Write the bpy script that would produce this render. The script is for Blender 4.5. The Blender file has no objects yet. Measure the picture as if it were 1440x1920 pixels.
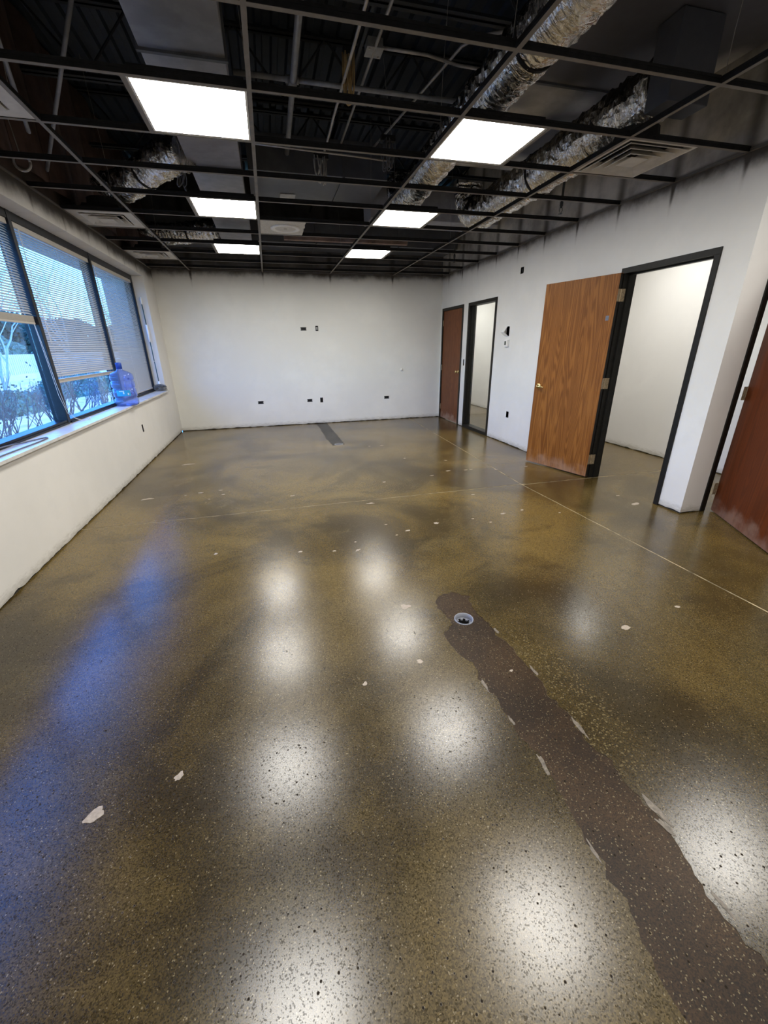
import bpy, bmesh, math, random
from mathutils import Vector, Matrix, noise
from mathutils.geometry import delaunay_2d_cdt
PI = math.pi
SC = bpy.context.scene
COL = SC.collection

# ------------------------------------------------------------------ camera
cam_d = bpy.data.cameras.new('camera')
cam = bpy.data.objects.new('camera', cam_d)
COL.objects.link(cam)
cam.location = (-0.0529, -2.9333, 1.483)
cam.rotation_euler = (1.1861, 0.0140, -0.2576)
cam_d.sensor_fit = 'VERTICAL'
cam_d.sensor_height = 24.0
cam_d.sensor_width = 18.0
cam_d.lens = 767.486 / 1920 * 24.0
cam_d.clip_start = 0.02
cam_d.clip_end = 500
SC.camera = cam

# ------------------------------------------------------------------ sky, sun, exposure
W = bpy.data.worlds.new('sky')
SC.world = W
W.use_nodes = True
wn = W.node_tree
wn.nodes.clear()
sky = wn.nodes.new('ShaderNodeTexSky')
sky.sky_type = 'NISHITA'
sky.sun_disc = False
sky.sun_elevation = math.radians(38)
sky.sun_rotation = math.radians(20)
sky.air_density = 1.0
sky.dust_density = 0.1
sky.ozone_density = 5.0
bgn = wn.nodes.new('ShaderNodeBackground')
bgn.inputs['Strength'].default_value = 1.3
tint = wn.nodes.new('ShaderNodeMix')
tint.data_type = 'RGBA'
tint.blend_type = 'MULTIPLY'
tint.inputs[0].default_value = 1.0
tint.inputs[7].default_value = (0.27, 0.68, 1.32, 1)     # the camera is balanced for the lamps, so daylight reads blue
won = wn.nodes.new('ShaderNodeOutputWorld')
wn.links.new(sky.outputs[0], tint.inputs[6])
wn.links.new(tint.outputs[2], bgn.inputs[0])
wn.links.new(bgn.outputs[0], won.inputs[0])
sun_d = bpy.data.lights.new('sun', 'SUN')
sun_d.energy = 5.0
sun_d.angle = math.radians(0.6)
sun_d.color = (0.92, 0.96, 1.0)
sun = bpy.data.objects.new('sun', sun_d)
COL.objects.link(sun)
sun.rotation_euler = Vector((-0.25, -0.75, -0.62)).to_track_quat('-Z', 'Y').to_euler()
SC.view_settings.view_transform = 'Standard'
SC.view_settings.look = 'None'
SC.view_settings.exposure = 0.0
SC.view_settings.gamma = 1.0
SC.view_settings.use_curve_mapping = False
PANEL_L = 29.0

# ------------------------------------------------------------------ dimensions (metres)
XL, XR, YB, H = -1.835, 3.485, 5.806, 2.75      # left wall, right wall, back wall, grid height
YF, XE, ZD = -5.3, 6.2, 4.2                     # wall behind the viewer, far right wall, roof deck
YN = -0.22                                       # face of the short return wall
XS = 5.05                                        # far wall of the side room
YS = 8.4
S = 0.6096

# ------------------------------------------------------------------ material helpers
class NT:
    def __init__(s, name):
        s.m = bpy.data.materials.new(name)
        s.m.use_nodes = True
        s.t = s.m.node_tree
        s.b = s.t.nodes['Principled BSDF']
    def n(s, typ, **kw):
        nd = s.t.nodes.new(typ)
        for k, v in kw.items():
            if k.startswith('i_'):
                nd.inputs[k[2:].replace('_', ' ')].default_value = v
            else:
                setattr(nd, k, v)
        return nd
    def l(s, a, b):
        s.t.links.new(a, b)
    def setin(s, sock, v):
        if hasattr(v, 'is_output'):
            s.l(v, sock)
        else:
            sock.default_value = v
    def math(s, op, a, b=None, c=None, clamp=False):
        nd = s.n('ShaderNodeMath', operation=op, use_clamp=clamp)
        for i, v in enumerate((a, b, c)):
            if v is not None:
                s.setin(nd.inputs[i], v)
        return nd.outputs[0]
    def mix(s, f, a, b, blend='MIX'):
        nd = s.n('ShaderNodeMix', data_type='RGBA', blend_type=blend)
        s.setin(nd.inputs[0], f)
        for i, v in ((6, a), (7, b)):
            s.setin(nd.inputs[i], (*v, 1) if isinstance(v, tuple) and len(v) == 3 else v)
        return nd.outputs[2]
    def ramp(s, f, stops):
        nd = s.n('ShaderNodeValToRGB')
        s.l(f, nd.inputs[0])
        el = nd.color_ramp.elements
        while len(el) < len(stops):
            el.new(0.5)
        for e, (p, c) in zip(el, stops):
            e.position = p
            e.color = (*c, 1) if not isinstance(c, (int, float)) else (c, c, c, 1)
        return nd.outputs[0]
    def step(s, v, a, b):
        nd = s.n('ShaderNodeMapRange', interpolation_type='SMOOTHSTEP')
        s.setin(nd.inputs[0], v)
        nd.inputs[1].default_value = a
        nd.inputs[2].default_value = b
        return nd.outputs[0]
    def noise(s, scale, detail=4, rough=0.55, vec=None, dist=0.0):
        nd = s.n('ShaderNodeTexNoise')
        nd.inputs['Scale'].default_value = scale
        nd.inputs['Detail'].default_value = detail
        nd.inputs['Roughness'].default_value = rough
        nd.inputs['Distortion'].default_value = dist
        if vec is not None:
            s.l(vec, nd.inputs['Vector'])
        return nd.outputs[0]
    def pos(s):
        return s.n('ShaderNodeNewGeometry').outputs['Position']
    def obj(s):
        return s.n('ShaderNodeTexCoord').outputs['Object']
    def scale(s, vec, sc):
        nd = s.n('ShaderNodeMapping')
        s.l(vec, nd.inputs[0])
        nd.inputs['Scale'].default_value = sc
        return nd.outputs[0]
    def bump(s, h, strength, dist=0.002):
        nd = s.n('ShaderNodeBump')
        s.l(h, nd.inputs['Height'])
        nd.inputs['Strength'].default_value = strength
        nd.inputs['Distance'].default_value = dist
        s.l(nd.outputs[0], s.b.inputs['Normal'])
    def set(s, **kw):
        for k, v in kw.items():
            k = k.replace('_', ' ')
            if isinstance(v, tuple) and len(v) == 3:
                v = (*v, 1)
            s.setin(s.b.inputs[k], v)

def plain(name, col, rough=0.5, metal=0.0, var=0.12, sc=30.0, bump=0.0):
    t = NT(name)
    nz = t.noise(sc, 3, 0.6, t.obj())
    c0 = tuple(max(0, c * (1 - var)) for c in col)
    c1 = tuple(min(1, c * (1 + var)) for c in col)
    t.set(Base_Color=t.ramp(nz, [(0.3, c0), (0.7, c1)]), Roughness=rough, Metallic=metal)
    if bump:
        t.bump(nz, bump, 0.001)
    return t.m

def wall_mat(name, axis, period, phase, low=0.0, above=(0.62, 0.58, 0.53), base=(0.78, 0.765, 0.73), spray=1.0):
    """off-white patched drywall with dark paint overspray along the ceiling grid and grime at the floor"""
    t = NT(name)
    P = t.pos()
    sep = t.n('ShaderNodeSeparateXYZ')
    t.l(P, sep.inputs[0])
    x, y, z = sep.outputs
    u = y if axis == 'y' else x
    big = t.noise(0.9, 5, 0.6, P)
    mid = t.noise(4.0, 5, 0.6, P)
    fine = t.noise(60, 3, 0.5, P)
    c = t.mix(t.step(big, 0.38, 0.66), tuple(v * 0.93 for v in base), base)
    c = t.mix(t.math('MULTIPLY', t.step(mid, 0.52, 0.72), 0.35), c, tuple(v * 0.9 for v in (base[0], base[1] * 1.0, base[2] * 1.01)))
    # grime near the floor
    gn = t.noise(14, 5, 0.7, t.scale(P, (1, 1, 4)))
    g = t.math('MULTIPLY', t.step(t.math('ADD', z, t.math('MULTIPLY', gn, 0.13)), 0.16, 0.05), 0.7)
    c = t.mix(g, c, (0.30, 0.27, 0.22))
    # overspray
    if spray:
        nz = t.noise(5.0, 5, 0.65, P)
        n2 = t.noise(1.3, 2, 0.5, P)
        a = t.math('ABSOLUTE', t.math('SUBTRACT', t.math('FRACT', t.math('ADD', t.math('DIVIDE', t.math('SUBTRACT', u, phase), period), 0.5)), 0.5))
        a = t.math('MULTIPLY', a, period)
        streak = t.math('MULTIPLY', t.step(a, 0.03, 0.0), t.math('MULTIPLY', t.noise(1.7, 1, 0.5, P), 0.13 * spray))
        zz = t.math('ADD', t.math('ADD', z, low), streak)
        zz = t.math('ADD', zz, t.math('MULTIPLY', t.math('SUBTRACT', nz, 0.5), 0.12))
        zz = t.math('ADD', zz, t.math('MULTIPLY', t.math('SUBTRACT', n2, 0.5), 0.14))
        m1 = t.math('MULTIPLY', t.step(zz, 2.54, 2.80), 0.5)
        c = t.mix(m1, c, (0.20, 0.17, 0.14))
        m2 = t.math('MULTIPLY', t.step(zz, 2.64, 2.765), 0.92)
        c = t.mix(m2, c, (0.030, 0.022, 0.016))
        # the unpainted wall above the grid
        an = t.noise(2.2, 5, 0.6, P)
        ac = t.mix(t.step(an, 0.35, 0.7), tuple(v * 0.45 for v in above), above)
        st = t.math('MULTIPLY', t.step(a, 0.09, 0.0), 0.7)
        ac = t.mix(st, ac, (0.03, 0.025, 0.02))
        c = t.mix(t.step(z, 2.765, 2.80), c, ac)
    t.set(Base_Color=c, Roughness=0.75)
    t.b.inputs['Specular IOR Level'].default_value = 0.25
    t.bump(t.math('ADD', t.math('MULTIPLY', fine, 0.3), t.math('MULTIPLY', mid, 1.5)), 0.25, 0.002)
    return t.m

def wood_mat(name, light, dark, sc=1.0, fade=0.0):
    t = NT(name)
    O = t.obj()
    cn = t.noise(1.0, 2, 0.45, t.scale(O, (5.0 * sc, 5.0 * sc, 0.26 * sc)), 0.15)
    ring = t.math('ABSOLUTE', t.math('SUBTRACT', t.math('FRACT', t.math('MULTIPLY', cn, 30.0)), 0.5))
    w = t.math('SUBTRACT', 1.0, t.step(ring, 0.05, 0.42))
    fn = t.noise(1.0, 6, 0.7, t.scale(O, (240, 240, 5)))
    md = t.noise(1.0, 3, 0.5, t.scale(O, (16, 16, 0.7)))
    f = t.math('ADD', t.math('MULTIPLY', t.math('SUBTRACT', 1.0, w), 0.35), t.math('MULTIPLY', md, 0.65))
    c = t.mix(t.step(f, 0.2, 0.85), dark, light)
    c = t.mix(t.math('MULTIPLY', t.step(fn, 0.52, 0.68), 0.45), c, tuple(v * 0.55 for v in dark))
    if fade:
        sep = t.n('ShaderNodeSeparateXYZ')
        t.l(O, sep.inputs[0])
        sn = t.noise(5, 4, 0.6, O)
        zz = t.math('ADD', sep.outputs[2], t.math('MULTIPLY', sn, -0.6))
        c = t.mix(t.math('MULTIPLY', t.step(zz, -0.12, -0.34), fade), c, (0.42, 0.30, 0.23))
    t.set(Base_Color=c, Roughness=0.45)
    t.b.inputs['Specular IOR Level'].default_value = 0.22
    t.bump(fn, 0.12, 0.001)
    return t.m

def floor_mat(name, patch=False, grey=False):
    t = NT(name)
    P = t.pos()
    big = t.noise(0.75, 4, 0.6, P, 0.6)
    mid = t.noise(2.6, 5, 0.62, P, 0.4)
    if grey:
        base = t.mix(t.step(mid, 0.35, 0.65), (0.022, 0.019, 0.014), (0.038, 0.034, 0.027))
    elif patch:
        base = t.mix(t.step(mid, 0.35, 0.65), (0.016, 0.0080, 0.0028), (0.035, 0.0185, 0.0068))
    else:
        base = t.mix(t.step(big, 0.34, 0.62), (0.026, 0.017, 0.005), (0.076, 0.052, 0.016))
        base = t.mix(t.math('MULTIPLY', t.step(mid, 0.50, 0.75), 0.6), base, (0.066, 0.050, 0.021))
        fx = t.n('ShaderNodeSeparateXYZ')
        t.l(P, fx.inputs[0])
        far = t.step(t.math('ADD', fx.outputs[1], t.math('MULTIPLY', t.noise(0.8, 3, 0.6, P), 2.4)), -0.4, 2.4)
        base = t.mix(far, base, t.mix(1.0, base, (2.0, 1.95, 1.75), 'MULTIPLY'))      # paler, yellower base towards the far half, with a noisy edge
        r1 = t.noise(1.6, 4, 0.6, t.scale(P, (1.0, 1.6, 1)))
        base = t.mix(t.math('MULTIPLY', t.step(r1, 0.55, 0.75), 0.5), base, (0.020, 0.014, 0.006))
    # sand and stone speckle
    vo = t.n('ShaderNodeTexVoronoi', feature='F1')
    t.l(P, vo.inputs['Vector'])
    vo.inputs['Scale'].default_value = 300
    sepc = t.n('ShaderNodeSeparateColor')
    t.l(vo.outputs['Color'], sepc.inputs[0])
    rnd = sepc.outputs[0]
    rnd2 = sepc.outputs[1]
    val = t.math('ADD', 0.45, t.math('MULTIPLY', rnd, 1.1))
    mulc = t.n('ShaderNodeCombineColor')
    for i in range(3):
        t.l(val, mulc.inputs[i])
    c = t.mix(1.0, base, mulc.outputs[0], 'MULTIPLY')
    vo2 = t.n('ShaderNodeTexVoronoi', feature='F1')
    t.l(P, vo2.inputs['Vector'])
    vo2.inputs['Scale'].default_value = 95
    sep2 = t.n('ShaderNodeSeparateColor')
    t.l(vo2.outputs['Color'], sep2.inputs[0])
    agg = t.math('MULTIPLY', t.step(sep2.outputs[0], 0.955 if patch else 0.985, 0.995), t.step(vo2.outputs['Distance'], 0.32, 0.18))
    c = t.mix(t.math('MULTIPLY', agg, 0.6), c, (0.24, 0.19, 0.10))
    lt = t.math('GREATER_THAN', rnd2, 0.965 if patch else 0.985)
    c = t.mix(t.math('MULTIPLY', lt, 0.5), c, (0.26, 0.21, 0.12))
    # pebbly, ground-open areas where gravel shows
    if not patch:
        sx = t.n('ShaderNodeSeparateXYZ')
        t.l(P, sx.inputs[0])
        def ell(cx, cy, rx, ry):
            a = t.math('POWER', t.math('DIVIDE', t.math('SUBTRACT', sx.outputs[0], cx), rx), 2.0)
            b_ = t.math('POWER', t.math('DIVIDE', t.math('SUBTRACT', sx.outputs[1], cy), ry), 2.0)
            return t.step(t.math('ADD', t.math('ADD', a, b_), t.math('MULTIPLY', t.noise(3.0, 3, 0.5, P), 0.8)), 1.5, 0.7)
        zone = t.math('MAXIMUM', ell(0.75, 1.38, 1.0, 0.42), ell(4.3, 1.7, 0.9, 0.75))
        zone = t.math('MAXIMUM', zone, ell(1.10, -1.75, 0.16, 0.55))
        zone = t.math('MAXIMUM', zone, t.math('MULTIPLY', t.step(t.noise(0.9, 3, 0.5, P), 0.60, 0.75), 0.6))
        peb = t.math('MULTIPLY', t.math('MULTIPLY', zone, t.step(sep2.outputs[1], 0.55, 0.8)), t.step(vo2.outputs['Distance'], 0.5, 0.3))
        c = t.mix(t.math('MULTIPLY', peb, 0.55), c, (0.20, 0.155, 0.075))
    # pin holes
    vo3 = t.n('ShaderNodeTexVoronoi', feature='F1')
    t.l(P, vo3.inputs['Vector'])
    vo3.inputs['Scale'].default_value = 42
    sep3 = t.n('ShaderNodeSeparateColor')
    t.l(vo3.outputs['Color'], sep3.inputs[0])
    hole = t.math('MULTIPLY', t.math('GREATER_THAN', sep3.outputs[0], 0.55), t.step(vo3.outputs['Distance'], 0.17, 0.10))
    c = t.mix(hole, c, (0.02, 0.016, 0.012))
    rn = t.noise(3.0, 3, 0.5, P)
    rough = t.math('ADD', 0.19 if not patch else 0.36, t.math('MULTIPLY', rn, 0.08))
    rough = t.math('ADD', rough, t.math('MULTIPLY', hole, 0.5))
    t.set(Base_Color=c, Roughness=rough)
    t.b.inputs['IOR'].default_value = 1.42 if patch else 1.63
    pit = t.math('MAXIMUM', t.math('MULTIPLY', hole, 0.95), t.math('MULTIPLY', t.math('LESS_THAN', rnd, 0.13), 0.0 if patch else 0.6))
    t.l(t.math('MULTIPLY', t.math('SUBTRACT', 1.0, pit), 0.32 if patch else 0.5), t.b.inputs['Specular IOR Level'])
    hh = t.math('ADD', t.math('MULTIPLY', rnd, 0.35), t.math('MULTIPLY', hole, -3.0))
    t.bump(hh, 0.10 if not patch else 0.25, 0.0012)
    return t.m

def foil_mat():
    t = NT('foil')
    O = t.obj()
    n1 = t.noise(13, 3, 0.6, O, 1.5)
    vo = t.n('ShaderNodeTexVoronoi', feature='DISTANCE_TO_EDGE')
    t.l(t.scale(O, (1, 1, 1)), vo.inputs['Vector'])
    vo.inputs['Scale'].default_value = 22
    wr = t.noise(1.0, 2, 0.55, t.scale(O, (7, 32, 7)), 1.5)
    P = t.pos()
    sp = t.n('ShaderNodeSeparateXYZ')
    t.l(t.n('ShaderNodeNewGeometry').outputs['Normal'], sp.inputs[0])
    sn = t.noise(6, 4, 0.65, P)
    c = t.mix(t.step(n1, 0.35, 0.7), (0.60, 0.57, 0.53), (0.92, 0.89, 0.84))
    # black overspray settled on the upper side of the duct
    c = t.mix(t.math('MULTIPLY', t.step(t.math('ADD', sp.outputs[2], t.math('MULTIPLY', sn, 0.9)), 0.25, 0.75), 0.9), c, (0.02, 0.02, 0.024))
    t.set(Base_Color=c, Metallic=0.9, Roughness=t.math('ADD', 0.16, t.math('MULTIPLY', n1, 0.2)))
    t.bump(t.math('ADD', t.math('MULTIPLY', n1, 0.5), wr), 0.9, 0.02)
    return t.m

def galv_mat(name, base, spray=0.5, rough=0.5):
    t = NT(name)
    P = t.pos()
    n1 = t.noise(0.75, 2, 0.45, P)
    n2 = t.noise(9, 4, 0.6, P)
    c = t.mix(t.step(n2, 0.35, 0.7), tuple(v * 0.8 for v in base), base)
    c = t.mix(t.math('MULTIPLY', t.step(n1, 0.47, 0.56), spray), c, (0.05, 0.052, 0.075))
    t.set(Base_Color=c, Roughness=rough, Metallic=0.2)
    return t.m

def glass_mat(name, tint=(0.93, 0.97, 0.98)):
    t = NT(name)
    tr = t.n('ShaderNodeBsdfTransparent')
    tr.inputs[0].default_value = (*tint, 1)
    gl = t.n('ShaderNodeBsdfGlossy')
    gl.inputs['Roughness'].default_value = 0.02
    lw = t.n('ShaderNodeLayerWeight')
    fac = t.math('ADD', 0.05, t.math('MULTIPLY', t.math('POWER', lw.outputs['Facing'], 5.0), 0.8))
    mx = t.n('ShaderNodeMixShader')
    t.l(fac, mx.inputs[0])
    t.l(tr.outputs[0], mx.inputs[1])
    t.l(gl.outputs[0], mx.inputs[2])
    t.l(mx.outputs[0], t.t.nodes['Material Output'].inputs[0])
    return t.m

def emit_mat(name, col, strength):
    t = NT(name)
    t.set(Base_Color=(0.9, 0.9, 0.9))
    t.b.inputs['Emission Color'].default_value = (*col, 1)
    t.b.inputs['Emission Strength'].default_value = strength
    return t.m

M = {}
M['wall_right'] = wall_mat('paint_right', 'y', S, 0.0)
M['wall_back'] = wall_mat('paint_back', 'x', 2 * S, 0.0, above=(0.16, 0.15, 0.14), base=(0.79, 0.775, 0.715))
M['wall_left'] = wall_mat('paint_left', 'y', S, 0.0, 0.05, above=(0.09, 0.062, 0.052), spray=0.35, base=(0.76, 0.735, 0.685))
M['wall_plain'] = wall_mat('paint_plain', 'x', S, 0.0, spray=0, base=(0.80, 0.79, 0.77))
M['dark_gap'] = plain('dark_gap', (0.02, 0.018, 0.015), 0.9)
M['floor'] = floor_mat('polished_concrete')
M['patch_grey'] = floor_mat('patch_concrete_grey', True, True)
M['patch'] = floor_mat('patch_concrete', True)
M['joint'] = plain('joint_filler', (0.30, 0.245, 0.15), 0.7, var=0.7, sc=9)
M['edge'] = plain('grey_edge_filler', (0.135, 0.112, 0.085), 0.4, var=0.5, sc=70)
M['filler'] = plain('white_filler', (0.34, 0.285, 0.22), 0.5, var=0.2, sc=90)
M['tee_web'] = plain('black_sprayed_steel', (0.010, 0.010, 0.011), 0.6, var=0.4)
M['tee_face'] = plain('dusty_grey_steel', (0.150, 0.132, 0.112), 0.55, var=0.2, sc=12)
M['deck'] = plain('dark_deck_paint', (0.026, 0.036, 0.056), 0.6, var=0.25, sc=5)
M['joist'] = plain('dark_joist_paint', (0.013, 0.016, 0.022), 0.6, var=0.3)
M['conduit'] = plain('galvanised_conduit', (0.36, 0.34, 0.32), 0.45, 0.5, var=0.3, sc=8)
M['pipe'] = plain('grey_pipe', (0.24, 0.245, 0.26), 0.5, 0.2, var=0.3, sc=8)
M['foil'] = foil_mat()
M['duct'] = galv_mat('duct_sheet_metal', (0.62, 0.60, 0.57), 0.9)
M['duct_left'] = galv_mat('duct_board', (0.40, 0.40, 0.43), 0.2)
M['duct_dark'] = galv_mat('dark_duct', (0.12, 0.125, 0.135), 0.5)
M['rust'] = plain('brown_dusty_board', (0.26, 0.18, 0.145), 0.8, var=0.4, sc=6)
M['kraft'] = plain('brown_kraft_paper', (0.085, 0.050, 0.042), 0.8, var=0.4, sc=5)
M['diffuser_metal'] = plain('off_white_enamel', (0.52, 0.49, 0.44), 0.45, var=0.12, sc=10)
M['inner_dark'] = plain('dark_inside', (0.015, 0.014, 0.013), 0.8)
M['tile'] = plain('white_ceiling_tile', (0.62, 0.60, 0.54), 0.9, var=0.12, sc=40, bump=0.2)
M['light_frame'] = plain('white_light_frame', (0.75, 0.72, 0.66), 0.4, var=0.05)
M['panel_side'] = emit_mat('led_diffuser_side', (1.0, 0.98, 0.93), PANEL_L * 0.85)
M['panel'] = emit_mat('led_diffuser', (1.0, 0.975, 0.925), PANEL_L)
M['frame'] = plain('dark_bronze_frame', (0.010, 0.009, 0.007), 0.45, var=0.3)
M['win_frame'] = plain('black_window_frame', (0.009, 0.010, 0.013), 0.35, 0.0, var=0.2)
M['glass'] = glass_mat('window_glass')
M['glass2'] = glass_mat('sidelight_glass', (0.96, 0.975, 0.97))
M['sill'] = plain('pale_stone_sill', (0.62, 0.61, 0.58), 0.35, var=0.15, sc=14)
M['slat'] = plain('beige_slat', (0.50, 0.46, 0.40), 0.45, var=0.05)
M['cord'] = plain('white_cord', (0.72, 0.70, 0.65), 0.7)
M['oak'] = wood_mat('golden_oak', (0.30, 0.118, 0.022), (0.165, 0.056, 0.008), 1.0, 0.35)
M['red_oak'] = wood_mat('red_brown_oak', (0.20, 0.068, 0.022), (0.120, 0.036, 0.011), 1.4, 0.6)
M['mahogany'] = wood_mat('mahogany_door', (0.135, 0.030, 0.006), (0.090, 0.019, 0.004), 0.8, 0.35)
M['brass'] = plain('brass', (0.72, 0.56, 0.26), 0.25, 1.0, var=0.1)
M['hinge'] = plain('worn_brass_hinge', (0.34, 0.26, 0.16), 0.5, 0.5, var=0.4, sc=60)
M['white_plastic'] = plain('white_plastic', (0.78, 0.77, 0.74), 0.4, var=0.04)
M['grip_white'] = plain('bright_white_plastic', (0.92, 0.92, 0.90), 0.4, var=0.03)
M['lcd'] = plain('grey_display', (0.055, 0.065, 0.055), 0.2)
M['steel_box'] = plain('steel_box', (0.02, 0.02, 0.022), 0.6, 0.3, var=0.3)
M['grey_metal'] = plain('grey_metal', (0.30, 0.30, 0.30), 0.45, 0.5)
M['pvc'] = plain('grey_pvc', (0.24, 0.25, 0.285), 0.4, var=0.06)
M['teal'] = plain('teal_pole', (0.012, 0.075, 0.095), 0.35)
M['duster'] = plain('grey_microfibre', (0.25, 0.255, 0.255), 0.95, var=0.5, sc=60)
M['cable'] = plain('grey_cable', (0.11, 0.11, 0.12), 0.5)
M['tan_cable'] = plain('tan_cable', (0.38, 0.26, 0.12), 0.6, var=0.25)
M['blue_label'] = plain('cyan_label', (0.02, 0.33, 0.60), 0.4)
M['label_white'] = plain('label_white', (0.55, 0.70, 0.80), 0.4)
M['blue_tape'] = plain('blue_tape', (0.15, 0.17, 0.22), 0.7)
M['bark'] = plain('grey_bark', (0.20, 0.175, 0.17), 0.9, var=0.3)
M['pale_bark'] = plain('pale_bark', (0.50, 0.47, 0.43), 0.9, var=0.2)
M['leaf'] = plain('dull_green_leaf', (0.22, 0.29, 0.20), 0.7, var=0.4, sc=3)
M['needle'] = plain('dark_evergreen', (0.05, 0.085, 0.065), 0.8, var=0.5, sc=2)
M['lawn'] = plain('pale_winter_grass', (0.50, 0.52, 0.40), 0.9, var=0.35, sc=1.5)
M['fence'] = plain('pale_fence', (0.62, 0.57, 0.54), 0.8, var=0.1)
M['road'] = plain('pale_pavement', (0.55, 0.54, 0.53), 0.9, var=0.1, sc=2)

for k in ('frame', 'win_frame', 'tee_web'):
    M[k].node_tree.nodes['Principled BSDF'].inputs['Specular IOR Level'].default_value = 0.25
def water_mat():
    t = NT('blue_polycarbonate')
    t.set(Base_Color=(0.55, 0.66, 0.96), Roughness=0.10)
    t.b.inputs['Transmission Weight'].default_value = 0.9
    t.b.inputs['IOR'].default_value = 1.3
    return t.m
M['bottle'] = water_mat()

# ------------------------------------------------------------------ mesh helpers
class MB:
    """collects shapes in one bmesh; every shape may have a material slot"""
    def __init__(s):
        s.bm = bmesh.new()
        s.slot = 0
    def _new(s, verts, faces):
        vs = [s.bm.verts.new(v) for v in verts]
        for f in faces:
            try:
                fc = s.bm.faces.new([vs[i] for i in f])
                fc.material_index = s.slot
            except ValueError:
                pass
        return s
    def box(s, a, b, bevel=0.0):
        x0, x1 = sorted((a[0], b[0])); y0, y1 = sorted((a[1], b[1])); z0, z1 = sorted((a[2], b[2]))
        if bevel:
            tb = bmesh.new()
            r = bmesh.ops.create_cube(tb, size=1)
            for v in tb.verts:
                v.co = Vector(((x0 + x1) / 2 + v.co.x * (x1 - x0), (y0 + y1) / 2 + v.co.y * (y1 - y0), (z0 + z1) / 2 + v.co.z * (z1 - z0)))
            bmesh.ops.bevel(tb, geom=tb.edges[:], offset=bevel, segments=2, affect='EDGES', profile=0.7)
            tb.verts.index_update()
            s._new([v.co[:] for v in tb.verts], [[v.index for v in f.verts] for f in tb.faces])
            tb.free()
            return s
        v = [(x, y, z) for z in (z0, z1) for y in (y0, y1) for x in (x0, x1)]
        return s._new(v, [(0, 2, 3, 1), (4, 5, 7, 6), (0, 1, 5, 4), (2, 6, 7, 3), (0, 4, 6, 2), (1, 3, 7, 5)])
    def tube(s, pts, r, n=8, caps=True, radii=None):
        pts = [Vector(p) for p in pts]
        rings = []
        up = None
        for i, p in enumerate(pts):
            d = (pts[min(i + 1, len(pts) - 1)] - pts[max(i - 1, 0)])
            if d.length < 1e-9:
                d = Vector((0, 0, 1))
            d.normalize()
            if up is None:
                up = d.orthogonal().normalized()
            else:
                up = (up - d * up.dot(d))
                up = up.normalized() if up.length > 1e-6 else d.orthogonal().normalized()
            sd = d.cross(up)
            rr = radii[i] if radii else r
            rings.append([p + (up * math.cos(2 * PI * k / n) + sd * math.sin(2 * PI * k / n)) * rr for k in range(n)])
        V = [v[:] for ring in rings for v in ring]
        F = []
        for i in range(len(rings) - 1):
            for k in range(n):
                F.append((i * n + k, i * n + (k + 1) % n, (i + 1) * n + (k + 1) % n, (i + 1) * n + k))
        if caps:
            F.append(tuple(range(n - 1, -1, -1)))
            F.append(tuple((len(rings) - 1) * n + k for k in range(n)))
        return s._new(V, F)
    def lathe(s, prof, c=(0, 0, 0), n=24, axis='z', close=False):
        V, F = [], []
        for r, h in prof:
            for k in range(n):
                a = 2 * PI * k / n
                q = (r * math.cos(a), r * math.sin(a), h)
                if axis == 'x':
                    q = (h, q[0], q[1])
                elif axis == 'y':
                    q = (q[0], h, q[1])
                V.append((c[0] + q[0], c[1] + q[1], c[2] + q[2]))
        m = len(prof)
        for i in range(m if close else m - 1):
            j = (i + 1) % m
            for k in range(n):
                F.append((i * n + k, i * n + (k + 1) % n, j * n + (k + 1) % n, j * n + k))
        return s._new(V, F)
    def disc(s, c, r, n=24, axis='z'):
        V = []
        for k in range(n):
            a = 2 * PI * k / n
            q = (r * math.cos(a), r * math.sin(a), 0)
            if axis == 'x':
                q = (0, q[0], q[1])
            elif axis == 'y':
                q = (q[0], 0, q[1])
            V.append((c[0] + q[0], c[1] + q[1], c[2] + q[2]))
        return s._new(V, [tuple(range(n))])
    def poly(s, pts):
        return s._new(pts, [tuple(range(len(pts)))])
    def build(s, name, mats, parent=None, smooth=False, kind=None):
        if not isinstance(mats, (list, tuple)):
            mats = [mats]
        bmesh.ops.recalc_face_normals(s.bm, faces=s.bm.faces[:])
        me = bpy.data.meshes.new(name)
        if parent is not None and parent.rotation_euler[:] == (0, 0, 0) and not parent.get('local'):
            # parts are written in world coordinates: take off the place of everything above
            off = Vector((0, 0, 0))
            p = parent
            while p is not None:
                off += p.location
                p = p.parent
            for v in s.bm.verts:
                v.co -= off
        s.bm.to_mesh(me)
        s.bm.free()
        for m in mats:
            me.materials.append(m)
        if smooth:
            for p in me.polygons:
                p.use_smooth = True
        o = bpy.data.objects.new(name, me)
        COL.objects.link(o)
        if parent is not None:
            o.parent = parent
        if kind:
            o['kind'] = kind
        return o

def empty(name, loc=(0, 0, 0), rz=0.0, local=False):
    o = bpy.data.objects.new(name, None)
    o.empty_display_size = 0.1
    COL.objects.link(o)
    o.location = loc
    o.rotation_euler = (0, 0, rz)
    if local or rz:
        o['local'] = 1
    return o
def tag(o, label, cat, group=None):
    o['label'] = label
    o['category'] = cat
    if group:
        o['group'] = group
    return o
def thing(name, label, cat, loc=(0, 0, 0), rz=0.0, group=None, local=False):
    return tag(empty(name, loc, rz, local), label, cat, group)
def struct(o, label=None):
    o['kind'] = 'structure'
    if label:
        o['label'] = label
    return o
def share(o, name, loc, parent):
    """another piece with the same mesh"""
    c = bpy.data.objects.new(name, o.data)
    COL.objects.link(c)
    c.location = loc
    c.parent = parent
    return c

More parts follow.
